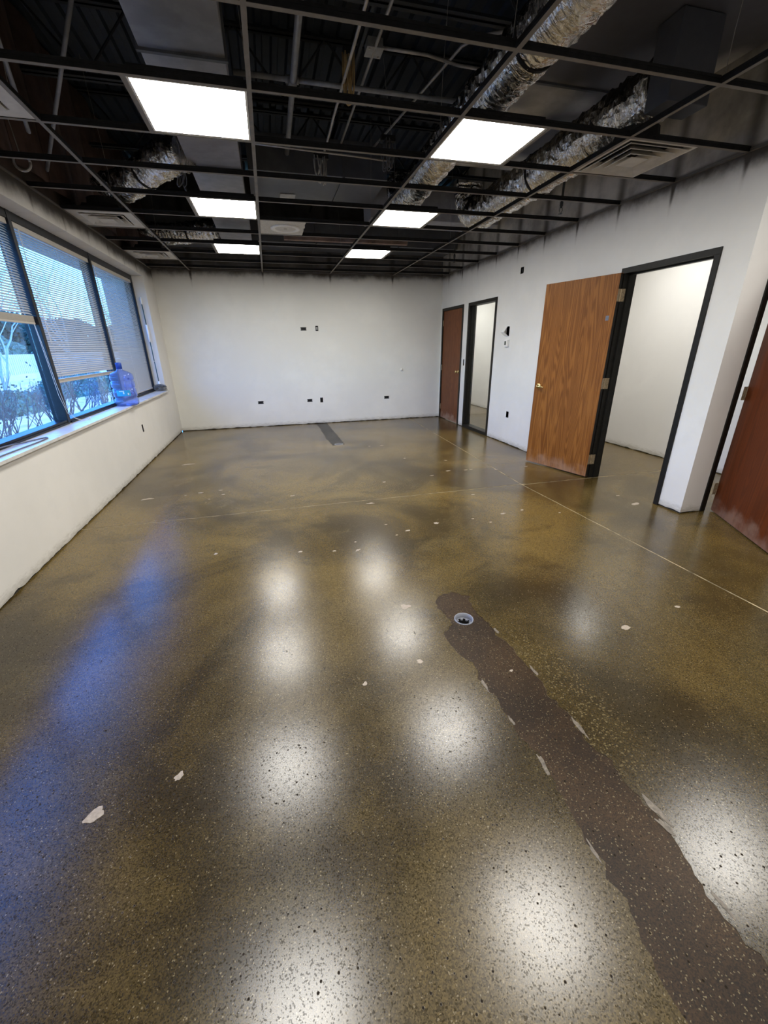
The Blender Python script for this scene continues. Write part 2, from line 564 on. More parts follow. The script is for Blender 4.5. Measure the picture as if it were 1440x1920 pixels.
def wall(name, axis, c0, th, u0, u1, z0, z1, holes, mats, gap=0.012):
    """a wall sheet with real openings. axis 'x': face at x=c0 running along y; 'y': face at y=c0 along x.
    th is signed thickness away from the face. A dark recessed strip closes the gap at the floor."""
    us = sorted({u0, u1, *[h[0] for h in holes], *[h[1] for h in holes]})
    zs = sorted({z0 + gap, z1, *[max(h[2], z0 + gap) for h in holes], *[h[3] for h in holes]})
    us = [u for u in us if u0 <= u <= u1]
    zs = [z for z in zs if z0 + gap <= z <= z1]
    def solid(i, j):
        if i < 0 or j < 0 or i >= len(us) - 1 or j >= len(zs) - 1:
            return False
        u = (us[i] + us[i + 1]) / 2
        z = (zs[j] + zs[j + 1]) / 2
        return not any(h[0] < u < h[1] and h[2] < z < h[3] for h in holes)
    def P(u, z, d):
        return (c0 + d, u, z) if axis == 'x' else (u, c0 + d, z)
    b = MB()
    for i in range(len(us) - 1):
        for j in range(len(zs) - 1):
            if not solid(i, j):
                continue
            a, c, e, f = us[i], us[i + 1], zs[j], zs[j + 1]
            foot = gap and j == 0 and abs(e - (z0 + gap)) < 1e-6
            if foot:
                k = max(1, int((c - a) / 0.035))
                zs_ = [max(0.003, gap + 0.011 * noise.noise(Vector(((a + (c - a) * q / k) * 9, c0, 0))) + 0.006 * noise.noise(Vector(((a + (c - a) * q / k) * 31, c0, 5)))) for q in range(k + 1)]
                for q in range(k):
                    ua, ub = a + (c - a) * q / k, a + (c - a) * (q + 1) / k
                    b.poly([P(ua, zs_[q], 0), P(ub, zs_[q + 1], 0), P(ub, f, 0), P(ua, f, 0)])
                    b.poly([P(ua, zs_[q], 0), P(ub, zs_[q + 1], 0), P(ub, zs_[q + 1], th), P(ua, zs_[q], th)])
                b.poly([P(a, e, th), P(c, e, th), P(c, f, th), P(a, f, th)])
            else:
                for d in (0, th):
                    b.poly([P(a, e, d), P(c, e, d), P(c, f, d), P(a, f, d)])
            if not solid(i - 1, j): b.poly([P(a, e, 0), P(a, f, 0), P(a, f, th), P(a, e, th)])
            if not solid(i + 1, j): b.poly([P(c, e, 0), P(c, f, 0), P(c, f, th), P(c, e, th)])
            if not solid(i, j - 1) and not foot: b.poly([P(a, e, 0), P(c, e, 0), P(c, e, th), P(a, e, th)])
            if not solid(i, j + 1): b.poly([P(a, f, 0), P(c, f, 0), P(c, f, th), P(a, f, th)])
    if gap:
        b.slot = 1
        s = 0.008 if th > 0 else -0.008
        spans = [(u0, u1)]
        for h in holes:
            if h[2] <= 0.001:
                spans = [q for sp in spans for q in ((sp[0], min(sp[1], h[0])), (max(sp[0], h[1]), sp[1])) if q[1] - q[0] > 1e-4]
        for a, c in spans:
            b.poly([P(a, z0 - 0.01, s), P(c, z0 - 0.01, s), P(c, z0 + gap + 0.03, s), P(a, z0 + gap + 0.03, s)])
    bmesh.ops.remove_doubles(b.bm, verts=b.bm.verts[:], dist=1e-5)
    return struct(b.build(name, mats))

rng = random.Random(7)

# ================================================================== THE SETTING
# ---- floor: four slabs with joints between, a drain hole and infilled trenches
DR = (0.884, -1.128)
def jitter_line(p, q, n, amp, seed):
    out = []
    p, q = Vector(p), Vector(q)
    d = (q - p)
    nrm = Vector((-d.y, d.x)).normalized()
    for i in range(n + 1):
        t = i / n
        a = 0 if i in (0, n) else amp * noise.noise(Vector((t * n * 0.45, seed, 0)))
        out.append((p + d * t + nrm * a)[:])
    return out
trench = [(0.803, -0.889), (0.85, -0.855), (0.922, -0.847), (1.017, -0.925), (0.985, -1.0), (0.978, -1.10), (1.0, -1.2), (0.993, -1.307), (1.03, -1.43), (1.018, -1.549),
          (1.035, -1.65), (1.012, -1.743), (1.03, -1.88), (1.012, -1.996), (1.05, -2.09), (1.035, -2.183), (1.055, -2.316), (1.03, -2.39), (1.026, -2.463), (1.004, -2.559), (1.02, -2.64), (1.0, -2.75), (1.03, -2.95),
          (0.77, -2.95), (0.735, -2.75), (0.735, -2.624), (0.745, -2.54), (0.768, -2.457), (0.755, -2.40), (0.775, -2.365), (0.765, -2.30), (0.778, -2.239), (0.785, -2.13), (0.800, -2.03), (0.775, -1.94), (0.767, -1.849), (0.78, -1.72),
          (0.756, -1.603), (0.775, -1.498), (0.735, -1.40), (0.713, -1.297), (0.734, -1.215), (0.80, -1.16), (0.80, -1.07), (0.775, -0.987)]
def subdiv_jit(poly, amp, seed):
    out = []
    n = len(poly)
    for i in range(n):
        p, q = Vector(poly[i]), Vector(poly[(i + 1) % n])
        k = max(1, int((q - p).length / 0.022))
        nr = Vector((-(q - p).y, (q - p).x)).normalized()
        for j in range(k):
            a = amp * noise.noise(Vector((i * 3.1 + j * 0.73, seed, 1.7)))
            out.append((p + (q - p) * (j / k) + nr * a)[:])
    return out
trench = subdiv_jit(trench, 0.024, 3.0)
back_patch = subdiv_jit([(0.76, 5.79), (0.98, 5.79), (0.985, 4.9), (0.995, 4.2), (0.99, 3.66), (0.80, 3.62), (0.765, 4.2), (0.77, 5.0)], 0.03, 9.0)
drain_hole = [(DR[0] + 0.0565 * math.cos(2 * PI * k / 28), DR[1] + 0.0565 * math.sin(2 * PI * k / 28)) for k in range(28)]

def inside(p, poly):
    r = False
    n = len(poly)
    for i in range(n):
        a, b = poly[i], poly[(i + 1) % n]
        if (a[1] > p[1]) != (b[1] > p[1]) and p[0] < (b[0] - a[0]) * (p[1] - a[1]) / (b[1] - a[1]) + a[0]:
            r = not r
    return r
def flat_region(name, loops, keep, z, mat, parent, skirt=None):
    """triangulate between outline loops; keep(p) says which triangles stay"""
    vs, fs = [], []
    for lp in loops:
        st = len(vs)
        vs += [Vector(p) for p in lp]
        fs.append(list(range(st, len(vs))))
    ov, oe, of, *_ = delaunay_2d_cdt(vs, [], fs, 0, 1e-6)
    b = MB()
    F = []
    for f in of:
        c = sum((ov[i] for i in f), Vector((0, 0))) / len(f)
        if keep(c):
            F.append(tuple(f))
    b._new([(v.x, v.y, z) for v in ov], F)
    for lp in (skirt or []):
        for i in range(len(lp)):
            a, c = lp[i], lp[(i + 1) % len(lp)]
            b.poly([(a[0], a[1], z), (c[0], c[1], z), (c[0], c[1], z - 0.02), (a[0], a[1], z - 0.02)])
    bmesh.ops.remove_doubles(b.bm, verts=b.bm.verts[:], dist=1e-6)
    o = b.build(name, mat, parent)
    return o

fb = MB()                                            # sub-base seen only in the joints
drain_sq = 0.12
for a, c in (((XL - 0.2, YF), (XE, DR[1] - drain_sq)), ((XL - 0.2, DR[1] + drain_sq), (XE, YS)),
             ((XL - 0.2, DR[1] - drain_sq), (DR[0] - drain_sq, DR[1] + drain_sq)), ((DR[0] + drain_sq, DR[1] - drain_sq), (XE, DR[1] + drain_sq))):
    fb.poly([(a[0], a[1], -0.0018), (c[0], a[1], -0.0018), (c[0], c[1], -0.0018), (a[0], c[1], -0.0018)])
floor = struct(fb.build('floor', M['joint']))
JX0, JY0, G = 2.58, 0.985, 0.006
jl = jitter_line((XL - 0.2, JY0), (JX0, JY0), 120, 0.012, 1.0)
jr = jitter_line((JX0, JY0 - 0.02), (XE, JY0 - 0.06), 60, 0.008, 2.0)
jb = jitter_line((JX0, JY0), (2.80, YB), 60, 0.004, 5.0)
jf = jitter_line((JX0, JY0 - 0.02), (2.70, YF), 60, 0.004, 6.0)
off = lambda ln, dx, dy: [(p[0] + dx, p[1] + dy) for p in ln]
slabA = off(jl, 0, G)[:-1] + [(JX0 - G, JY0 + G)] + off(jb, -G, 0)[1:] + [(2.80 - G, YS), (XL - 0.2, YS)]
slabB = off(jr, 0, G)[::-1][:-1] + [(JX0 + G, JY0 + G)] + off(jb, G, 0)[1:] + [(2.80 + G, YS), (XE, YS)]
slabC = off(jl, 0, -G)[:-1] + [(JX0 - G, JY0 - G)] + off(jf, -G, 0)[1:] + [(XL - 0.2, YF)]
slabD = off(jr, 0, -G)[1:][::-1] + [(JX0 + G, JY0 - 0.02 - G)] + off(jf, G, 0)[1:] + [(XE, YF)]
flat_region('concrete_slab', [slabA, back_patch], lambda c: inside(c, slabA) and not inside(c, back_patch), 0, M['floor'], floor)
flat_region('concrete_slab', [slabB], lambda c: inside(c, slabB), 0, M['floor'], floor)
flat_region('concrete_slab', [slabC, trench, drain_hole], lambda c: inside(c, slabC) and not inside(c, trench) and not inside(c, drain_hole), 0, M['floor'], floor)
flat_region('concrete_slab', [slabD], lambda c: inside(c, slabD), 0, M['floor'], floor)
o = flat_region('trench_patch', [trench, drain_hole], lambda c: inside(c, trench) and not inside(c, drain_hole), -0.0015, M['patch'], floor)
o['label'] = 'dark brown concrete infill strip running from drain to corner'
o = flat_region('trench_patch', [back_patch], lambda c: inside(c, back_patch), -0.0015, M['patch_grey'], floor)
o['label'] = 'dull grey concrete infill strip at back wall'
# pale filler blobs set in the slab, placed where they lie on the floor
def blob(cx, cy, r, asp, ang, seed, z=0.0012, mat='filler', name='filler_spot'):
    b = MB()
    pts = []
    n = 20
    for k in range(n):
        a = 2 * PI * k / n
        rr = r * 0.8 * (1 + 0.7 * noise.noise(Vector((math.cos(a) * 1.3, math.sin(a) * 1.3, seed))))
        x, y = rr * math.cos(a) * asp, rr * math.sin(a)
        pts.append((cx + x * math.cos(ang) - y * math.sin(ang), cy + x * math.sin(ang) + y * math.cos(ang), z))
    b.poly(pts)
    lo = [(p[0], p[1], -0.002) for p in pts]
    for i in range(n):
        b.poly([pts[i], pts[(i + 1) % n], lo[(i + 1) % n], lo[i]])
    return b.build(name, M[mat], floor)
SPOTS = [(-0.80, -1.79, .024, 1.7, .5), (-0.55, -1.72, .016, 1.5, .9), (0.22, -1.46, .013, 1.3, .3), (0.52, -1.39, .017, 1.2, 0), (0.93, -1.57, .007, 2, .2), (0.59, -0.92, .024, 1.6, .1),
         (1.72, -1.45, .020, 1.9, .1), (2.17, -1.37, .013, 1.5, -.2), (0.28, -0.06, .012, 1.5, 0), (0.46, -0.10, .013, 2.2, .5), (0.47, 0.05, .008, 1.4, 0), (0.02, 0.00, .011, 2.0, 0), (0.95, 0.14, .017, 1.9, 0), (1.24, 0.22, .020, 1.7, 0),
         (0.80, 0.32, .010, 1.5, 0), (0.83, 0.08, .008, 1.3, .3), (1.72, 0.10, .012, 1.6, 0), (1.93, 0.25, .018, 1.7, .2), (2.15, 0.28, .013, 1.6, 0), (1.60, 0.22, .009, 1.5, 0), (2.45, 0.12, .010, 1.5, 0),
         (-0.62, 0.15, .016, 1.2, .7), (-1.48, 1.70, .028, 2.5, .1), (-1.30, 3.1, .03, 3, .1), (-0.95, 1.75, .016, 2.2, 0), (-0.74, 1.78, .012, 2, 0), (-0.70, 1.62, .015, 1.7, 0), (-0.83, 1.50, .010, 1.5, 0), (-1.10, 1.70, .010, 1.5, 0),
         (1.10, 1.52, .015, 1.8, 0), (1.73, 1.60, .015, 1.8, 0), (2.0, 1.73, .015, 2.2, 0), (2.23, 1.70, .014, 2.0, .1), (2.30, 1.70, .014, 2, 0), (1.66, 2.5, .016, 1.6, 0), (2.17, 2.22, .016, 1.5, 0), (1.35, 3.4, .013, 2, 0), (1.55, 3.38, .018, 2, 0),
         (0.03, 1.35, .013, 2, 0), (2.60, 1.60, .014, 2, 0), (3.05, 1.62, .014, 2, 0), (3.32, 0.35, .014, 2, .1), (3.30, 0.10, .03, 1.7, .2), (1.90, 0.82, .012, 2, 0), (0.78, 0.88, .018, 2.5, 0)]
for i, (x, y, r, asp, an) in enumerate(SPOTS):
    blob(x, y, r, asp, an, i * 1.7)
# ragged pale patches along the trench edge
EDGE = [(1.036, -1.60, .045, .20, 0), (1.032, -1.93, .055, .17, 0), (1.060, -2.27, .07, .22, .1), (1.045, -2.33, .04, .3, .3), (1.025, -2.54, .045, .18, .1), (0.762, -1.62, .045, .16, 0), (0.778, -1.83, .03, .25, 0), (0.788, -2.04, .06, .18, -.1), (0.768, -2.33, .035, .2, 0), (1.012, -1.28, .035, .3, 0)]
for i, (x, y, r, asp, an) in enumerate(EDGE):
    blob(x, y, r, asp, an, 40 + i * 2.3, 0.0008, 'edge')

# ---- walls
GZ0 = -0.10
M['brick'] = plain('grey_outside_wall', (0.30, 0.30, 0.31), 0.9, var=0.12, sc=5)
WIN_Y0, WIN_Y1, WIN_Z0, WIN_Z1 = -1.66, 5.15, 0.81, 2.565
BOX_L = [(3.355, 3.415, 0.435, 0.535)]
wall('wall_left', 'x', XL, -0.28, YF, YB, 0, ZD, [(WIN_Y0, WIN_Y1, WIN_Z0, WIN_Z1)] + BOX_L, [M['wall_left'], M['dark_gap']])
BOX_B = [(0.595, 0.705, 1.785, 1.842), (0.880, 0.934, 1.775, 1.87), (-0.360, -0.252, 0.448, 0.504), (0.612, 0.716, 0.447, 0.503), (0.876, 0.934, 0.425, 0.523), (2.240, 2.348, 0.440, 0.498)]
wall('wall_exterior', 'x', XL - 0.281, -0.32, YF, YB + 0.4, GZ0, ZD, [(WIN_Y0, WIN_Y1 + 0.01, 0.66, 2.515)], [M['brick'], M['dark_gap']], 0)
wall('wall_back', 'y', YB, 0.14, XL, XR, 0, ZD, BOX_B, [M['wall_back'], M['dark_gap']])
D1 = (4.73, 5.735)      # far closed door, outer frame
D2 = (0.015, 1.025)     # open oak door
SL = (3.515, 4.525)     # glazed sidelight
DT = 2.172
BOX_R = [(2.855, 2.935, 2.395, 2.475), (2.885, 2.957, 0.41, 0.505), (4.600, 4.650, 1.125, 1.235), (3.085, 3.170, 1.60, 1.735)]
wall('wall_right', 'x', XR, 0.12, YN, YB + 0.14, 0, ZD, [(D1[0], D1[1], 0, DT), (D2[0], D2[1], 0, DT), (SL[0], SL[1], 0, DT)] + BOX_R, [M['wall_right'], M['dark_gap']])
D3 = (3.715, 4.735)
wall('wall_return', 'y', YN, 0.12, XR + 0.12, XE, 0, ZD, [(D3[0], D3[1], 0, DT)], [M['wall_right'], M['dark_gap']])
wall('wall_front', 'y', YF, -0.12, XL, XE, 0, ZD, [], [M['wall_plain'], M['dark_gap']])
wall('wall_far_right', 'x', XE, 0.12, YF, YN + 0.12, 0, ZD, [], [M['wall_plain'], M['dark_gap']])
wall('wall_side_room', 'x', XS, 0.12, YN + 0.12, YS, 0, 2.9, [], [M['wall_plain'], M['dark_gap']])
wall('wall_side_room_end', 'y', YS, 0.12, XR, XS + 0.12, 0, 2.9, [], [M['wall_plain'], M['dark_gap']])
wall('wall_side_room_inner', 'x', XR + 0.12, -0.12, YB + 0.14, YS, 0, 2.9, [], [M['wall_plain'], M['dark_gap']])
b = MB(); b.box((XR + 0.12, YN + 0.12, 2.76), (XS, YS, 2.80)); struct(b.build('ceiling_side_room', M['tile']))
b = MB(); b.box((XS + 0.12, YN + 0.12, 0.0), (XE, YN + 0.2, 2.9)); struct(b.build('trim_1', M['wall_plain']))

# ---- roof deck overhead: ribbed sheets, bar joists
ceiling = struct(empty('ceiling', (0, 0, ZD)))
x = XL - 0.3
pw = 0.9144
while x < XE + 0.3:
    b = MB()
    prof = []
    for k in range(6):
        xx = x + k * pw / 6
        prof += [(xx, ZD), (xx + 0.05, ZD), (xx + 0.065, ZD + 0.04), (xx + pw / 6 - 0.018, ZD + 0.04)]
    prof.append((x + pw - 0.002, ZD))
    V = [(p[0], yy, p[1]) for yy in (YF - 0.3, YB + 0.3) for p in prof]
    n = len(prof)
    b._new(V, [(i, i + 1, n + i + 1, n + i) for i in range(n - 1)])
    b.build('deck_panel', M['deck'], ceiling)
    x += pw
b = MB(); b.box((XL - 0.4, YF - 0.4, ZD + 0.06), (XE + 0.4, YB + 0.4, ZD + 0.3)); b.build('roof_slab', M['deck'], ceiling)
def joist(y):
    b = MB()
    zt, zb = ZD - 0.015, ZD - 0.50
    for z in (zt, zb):
        for s in (-1, 1):
            b.box((XL + 0.02, y + s * 0.008, z - 0.025), (XR - 0.02, y + s * 0.045, z - 0.019))
            b.box((XL + 0.02, y + s * 0.008, z - 0.025), (XR - 0.02, y + s * 0.013, z + 0.012))
    xx = XL + 0.1
    up = True
    while xx < XR - 0.5:
        x2 = xx + 0.42
        b.tube([(xx, y, zt if up else zb), (x2, y, zb if up else zt)], 0.010, 6)
        xx, up = x2, not up
    return b.build('bar_joist', M['joist'], ceiling)
for k in range(7):
    joist(-3.4 + 1.42 * k)
for k, xx in enumerate((0.9, 2.2)):
    b = MB(); b.box((xx, -3.4, ZD - 0.52), (xx + 0.03, YB - 0.05, ZD - 0.515)); b.box((xx, -3.4, ZD - 0.52), (xx + 0.004, YB - 0.05, ZD - 0.49)); b.build('joist_bridging', M['joist'], ceiling)

# kraft-faced insulation batts on the outside wall above the grid
for k in range(17):
    y0 = -4.4 + k * 0.61
    b = MB()
    n = 6
    for i in range(n):
        a0, a1 = i / n, (i + 1) / n
        f = lambda a: 0.02 + 0.045 * math.sin(PI * a) + 0.008 * noise.noise(Vector((a * 3, k, 0)))
        b.poly([(XL + f(a0), y0 + 0.6 * a0, 2.86), (XL + f(a1), y0 + 0.6 * a1, 2.86), (XL + f(a1), y0 + 0.6 * a1, 4.15), (XL + f(a0), y0 + 0.6 * a0, 4.15)])
    o = b.build('insulation_batt', M['kraft'], ceiling)

# ================================================================== SUSPENDED GRID
grid = thing('suspended_grid', 'open black suspended ceiling grid of tees, mostly without tiles', 'ceiling grid', (0, 0, H))
def tee(b, p0, p1, fw=0.024, hh=0.038):
    """inverted T between two points along x or y; slot 0 web, slot 1 underside"""
    ax = 0 if abs(p1[0] - p0[0]) > abs(p1[1] - p0[1]) else 1
    def bx(w, za, zb):
        if ax == 0:
            b.box((p0[0], p0[1] - w / 2, za), (p1[0], p0[1] + w / 2, zb))
        else:
            b.box((p0[0] - w / 2, p0[1], za), (p0[0] + w / 2, p1[1], zb))
    b.slot = 1; bx(fw, H, H + 0.0015)
    b.slot = 0; bx(fw, H + 0.0015, H + 0.004); bx(0.003, H + 0.003, H + hh); bx(0.008, H + hh - 0.012, H + hh)
mains = [-2 * S, 0, 2 * S, 4 * S]
for xm in mains:
    b = MB(); tee(b, (xm, YF + 0.01), (xm, YB - 0.01)); b.build('main_tee', [M['tee_web'], M['tee_face']], grid)
b = MB(); tee(b, (6 * S, YF + 0.01), (6 * S, YN - 0.01)); b.build('main_tee', [M['tee_web'], M['tee_face']], grid)
b = MB(); tee(b, (8 * S, YF + 0.01), (8 * S, YN - 0.01)); b.build('main_tee', [M['tee_web'], M['tee_face']], grid)
spans = [(XL + 0.002, -2 * S - 0.012), (-2 * S + 0.012, -0.012), (0.012, 2 * S - 0.012), (2 * S + 0.012, 4 * S - 0.012), (4 * S + 0.012, XR - 0.002)]
protos = {}
r = -8
while r * S < YB - 0.1:
    yy = r * S
    for k, (a, c) in enumerate(spans):
        if k == 4 and yy < YN:
            c = 6 * S - 0.012
        key = (k, c)
        if key not in protos:
            b = MB(); tee(b, (a, 0), (c, 0))
            o = b.build('cross_tee', [M['tee_web'], M['tee_face']], grid)
            protos[key] = o
            o.location = (0, yy, 0)
        else:
            share(protos[key], 'cross_tee', (0, yy, 0), grid)
    if yy < YN:
        for a, c in ((6 * S + 0.012, 8 * S - 0.012), (8 * S + 0.012, XE)):
            b = MB(); tee(b, (a, yy), (c, yy)); b.build('cross_tee', [M['tee_web'], M['tee_face']], grid)
    r += 1
def angle(p0, p1, nx, ny):
    b = MB()
    x0, x1 = sorted((p0[0], p1[0])); y0, y1 = sorted((p0[1], p1[1]))
    w = 0.022
    b.slot = 1
    b.box((min(x0, x0 + nx * w), min(y0, y0 + ny * w), H), (max(x1, x1 + nx * w), max(y1, y1 + ny * w), H + 0.0015))
    b.slot = 0
    t = 0.0015
    b.box((min(x0, x0 + nx * t), min(y0, y0 + ny * t), H), (max(x1, x1 + nx * t), max(y1, y1 + ny * t), H + 0.024))
    b.build('wall_angle', [M['tee_face'], M['tee_face']], grid)
angle((XL, YF), (XL, YB), 1, 0)
angle((XR, YN), (XR, YB), -1, 0)
angle((XL, YB), (XR, YB), 0, -1)
angle((XR, YN), (XE, YN), 0, -1)
WIRES = [(-2 * S, 0.3, .05, 3.68, 'thin hanger wire beside the diffuser at the left picture edge'), (-2 * S, 1.9, -.03, 3.68, 'thin hanger wire left of the bent left foil duct'),
         (0, 0.25, -.02, 3.68, 'thin hanger wire at the right edge of the nearest left panel'), (0, 1.5, .03, 3.68, 'thin hanger wire between nearest and middle left panels'),
         (2 * S, -0.55, .10, 3.68, 'thin hanger wire at the top beside the long silver duct'), (2 * S, 0.35, .04, 3.68, 'thin hanger wire at the left edge of the nearest right panel'),
         (2 * S, 1.4, -.08, 3.68, 'thin hanger wire near the grey cable tangle'), (2 * S, 2.38, .02, 3.68, 'thin hanger wire left of the middle right panel'),
         (4 * S, -0.62, .04, 3.33, 'thin hanger wire under the large grey duct at upper right'), (4 * S, 1.62, -.12, 3.33, 'thin hanger wire beside the wide foil duct'),
         (4 * S, 3.0, 0, 3.68, 'thin hanger wire by the right wall beyond the wide foil duct'), (0, 3.65, .04, 3.68, 'thin hanger wire beyond the torn speaker tile'),
         (2 * S, 4.4, -.03, 3.68, 'thin hanger wire near the farthest right panel'), (-2 * S, 3.5, .04, 3.68, 'thin hanger wire between the two far left diffusers')]
for (xx, yy, dx, zt, lb_) in WIRES:
    b = MB()
    L = zt - H - 0.03
    b.tube([(xx, yy, H + 0.039), (xx + dx * 0.3, yy + 0.01, H + 0.03 + L * .35), (xx + dx, yy + 0.02, H + 0.03 + L * .8), (xx + dx * 1.2, yy + 0.03, zt)], 0.0016, 4)
    tag(b.build('hanger_wire', M['conduit']), lb_, 'wire', 'hanger wires of the grid')

# ---- LED panels
def light(x0, y0, label):
    t = thing('ceiling_light', label, 'light', (x0 + S / 2, y0 + S / 2, H), group='square LED ceiling panels')
    f = MB()
    e, w = 0.014, 0.012
    a0, a1, c0, c1 = x0 + e, x0 + S - e, y0 + e, y0 + S - e
    z0, z1 = H + 0.0025, H + 0.012
    f.box((a0, c0, z0), (a1, c0 + w, z1)); f.box((a0, c1 - w, z0), (a1, c1, z1))
    f.box((a0, c0 + w, z0), (a0 + w, c1 - w, z1)); f.box((a1 - w, c0 + w, z0), (a1, c1 - w, z1))
    f.build('frame', M['light_frame'], t)
    h = MB(); h.box((a0 + 0.01, c0 + 0.01, z1), (a1 - 0.01, c1 - 0.01, z1 + 0.05), 0.006); h.box((a0 + 0.15, c0 + 0.2, z1 + 0.05), (a0 + 0.4, c0 + 0.3, z1 + 0.085))
    h.build('housing', M['tee_web'], t)
    p = MB()
    p.poly([(a0 + w, c0 + w, H + 0.005), (a1 - w, c0 + w, H + 0.005), (a1 - w, c1 - w, H + 0.005), (a0 + w, c1 - w, H + 0.005)])
    p.build('diffuser', M['panel'], t)
    s = MB(); tee(s, (x0, y0 + 0.012) if x0 < 0 else (x0 + S, y0 + 0.012), (x0, y0 + S - 0.012) if x0 < 0 else (x0 + S, y0 + S - 0.012))
    s.build('cross_tee', [M['tee_web'], M['tee_face']], grid)
    return t
names = {0: 'nearest', 3: 'middle', 6: 'farthest'}
for col, x0, cn in ((0, -S, 'left'), (1, 2 * S, 'right')):
    for r in (0, 3, 6):
        light(x0, r * S, f'{names[r]} glowing square ceiling panel of the {cn} column')
    light(x0, -3 * S, f'glowing ceiling panel above the viewer, {cn} column, seen only as a floor reflection')
    light(x0, -6 * S, f'glowing ceiling panel behind the viewer, {cn} column, outside the picture')
light(5 * S, -3 * S, 'glowing ceiling panel above the right hand bay, seen only as a floor reflection')
light(5 * S, -6 * S, 'glowing ceiling panel behind the viewer above the right hand bay')
def surface_light(x0, y0, label):
    t = thing('ceiling_light', label, 'light', (x0, y0, 2.76), group='square LED panels of the side room')
    f = MB(); f.box((x0 - 0.3, y0 - 0.3, 2.735), (x0 + 0.3, y0 + 0.3, 2.76), 0.004); f.build('frame', M['light_frame'], t)
    p = MB(); p.poly([(x0 - 0.285, y0 - 0.285, 2.7345), (x0 + 0.285, y0 - 0.285, 2.7345), (x0 + 0.285, y0 + 0.285, 2.7345), (x0 - 0.285, y0 + 0.285, 2.7345)]); p.build('diffuser', M['panel_side'], t)
surface_light(4.15, 1.55, 'glowing panel on the side room ceiling behind the open oak door')
surface_light(3.98, 5.0, 'glowing panel on the side room ceiling behind the glazed sidelight')
surface_light(3.98, 7.2, 'added unseen glowing panel at the far end of the side room ceiling')  # extra lamp out of view, added to brighten the room behind the sidelight

# ---- square louvred air diffusers
def diffuser(x0, y0, label, k_=1.0):
    t = thing('air_diffuser', label, 'vent', (x0 + S / 2, y0 + S / 2, H), group='square louvred ceiling diffusers')
    cx, cy, h = x0 + S / 2, y0 + S / 2, S / 2 - 0.014
    def ring(b, r0, z0, r1, z1):
        for k in range(4):
            a = [(-1, -1), (1, -1), (1, 1), (-1, 1)]
            p, q = a[k], a[(k + 1) % 4]
            b.poly([(cx + p[0] * r0, cy + p[1] * r0, z0), (cx + q[0] * r0, cy + q[1] * r0, z0), (cx + q[0] * r1, cy + q[1] * r1, z1), (cx + p[0] * r1, cy + p[1] * r1, z1)])
    b = MB(); m = h - 0.085 if k_ == 1 else h - 0.025; ring(b, h, H + 0.004, m, H + 0.004); ring(b, m, H + 0.004, m - 0.015, H + 0.03); ring(b, h, H + 0.004, h, H + 0.012)
    b.build('frame', M['diffuser_metal'], t)
    for k, (ro, ri) in enumerate(((0.195, 0.125), (0.135, 0.068)) if k_ == 1 else ((0.25, 0.175), (0.19, 0.115), (0.13, 0.06))):
        b = MB(); ring(b, ro, H - 0.006 - 0.004 * k, ri, H + 0.04); ring(b, ro, H - 0.006 - 0.004 * k, ro + 0.002, H - 0.002 - 0.004 * k); ring(b, ro + 0.002, H - 0.002 - 0.004 * k, ri + 0.003, H + 0.043)
        b.build('louvre', M['diffuser_metal'], t)
    b = MB(); b.box((cx - 0.075, cy - 0.075, H - 0.012), (cx + 0.075, cy + 0.075, H - 0.006), 0.002); b.build('centre_plate', M['diffuser_metal'], t)
    b = MB(); ring(b, m - 0.015, H + 0.03, 0.16, H + 0.10); b.lathe([(0.16, H + 0.09), (0.15, H + 0.17)], (cx, cy, 0), 20); b.disc((cx, cy, H + 0.12), 0.155)
    b.build('plenum_box', M['inner_dark'], t)
diffuser(XL + 0.004, 0, 'cream louvred diffuser at the left picture edge above the window')
diffuser(XL + 0.004, 4 * S, 'cream louvred diffuser above the middle of the window wall')
diffuser(XL + 0.004, 7 * S, 'cream louvred diffuser in the corner of window and back wall')
diffuser(4 * S + 0.003, 0, 'large cream louvred diffuser by the right wall above the oak door', 2)

# remnant ceiling tile with a round speaker
t = thing('ceiling_tile', 'torn white ceiling tile with round speaker left in grid', 'ceiling tile', (0.25, 4.5 * S, H))
b = MB()
edge = [(0.50 + 0.016 * noise.noise(Vector((k * 0.9, 3, 0))), 4 * S + 0.014 + (S - 0.028) * k / 12) for k in range(13)]
pts = [(0.014, 4 * S + 0.014)] + edge + [(0.014, 5 * S - 0.014)]
lo = [(p[0], p[1], H + 0.004) for p in pts]; hi = [(p[0], p[1], H + 0.019) for p in pts]
b.poly(lo); b.poly(hi)
for i in range(len(lo)):
    b.poly([lo[i], lo[(i + 1) % len(lo)], hi[(i + 1) % len(lo)], hi[i]])
b.build('tile', M['tile'], t)
b = MB(); b.lathe([(0.165, H + 0.003), (0.165, H - 0.006), (0.15, H - 0.010), (0.125, H - 0.008), (0.115, H - 0.001)], (0.29, 4.5 * S, 0), 32); b.build('speaker_rim', M['white_plastic'], t, True)
b = MB(); b.disc((0.29, 4.5 * S, H - 0.002), 0.117, 28); b.lathe([(0.02, H - 0.002), (0.015, H - 0.009), (0.0, H - 0.010)], (0.29, 4.5 * S, 0), 12); b.build('speaker_grille', M['diffuser_metal'], t)

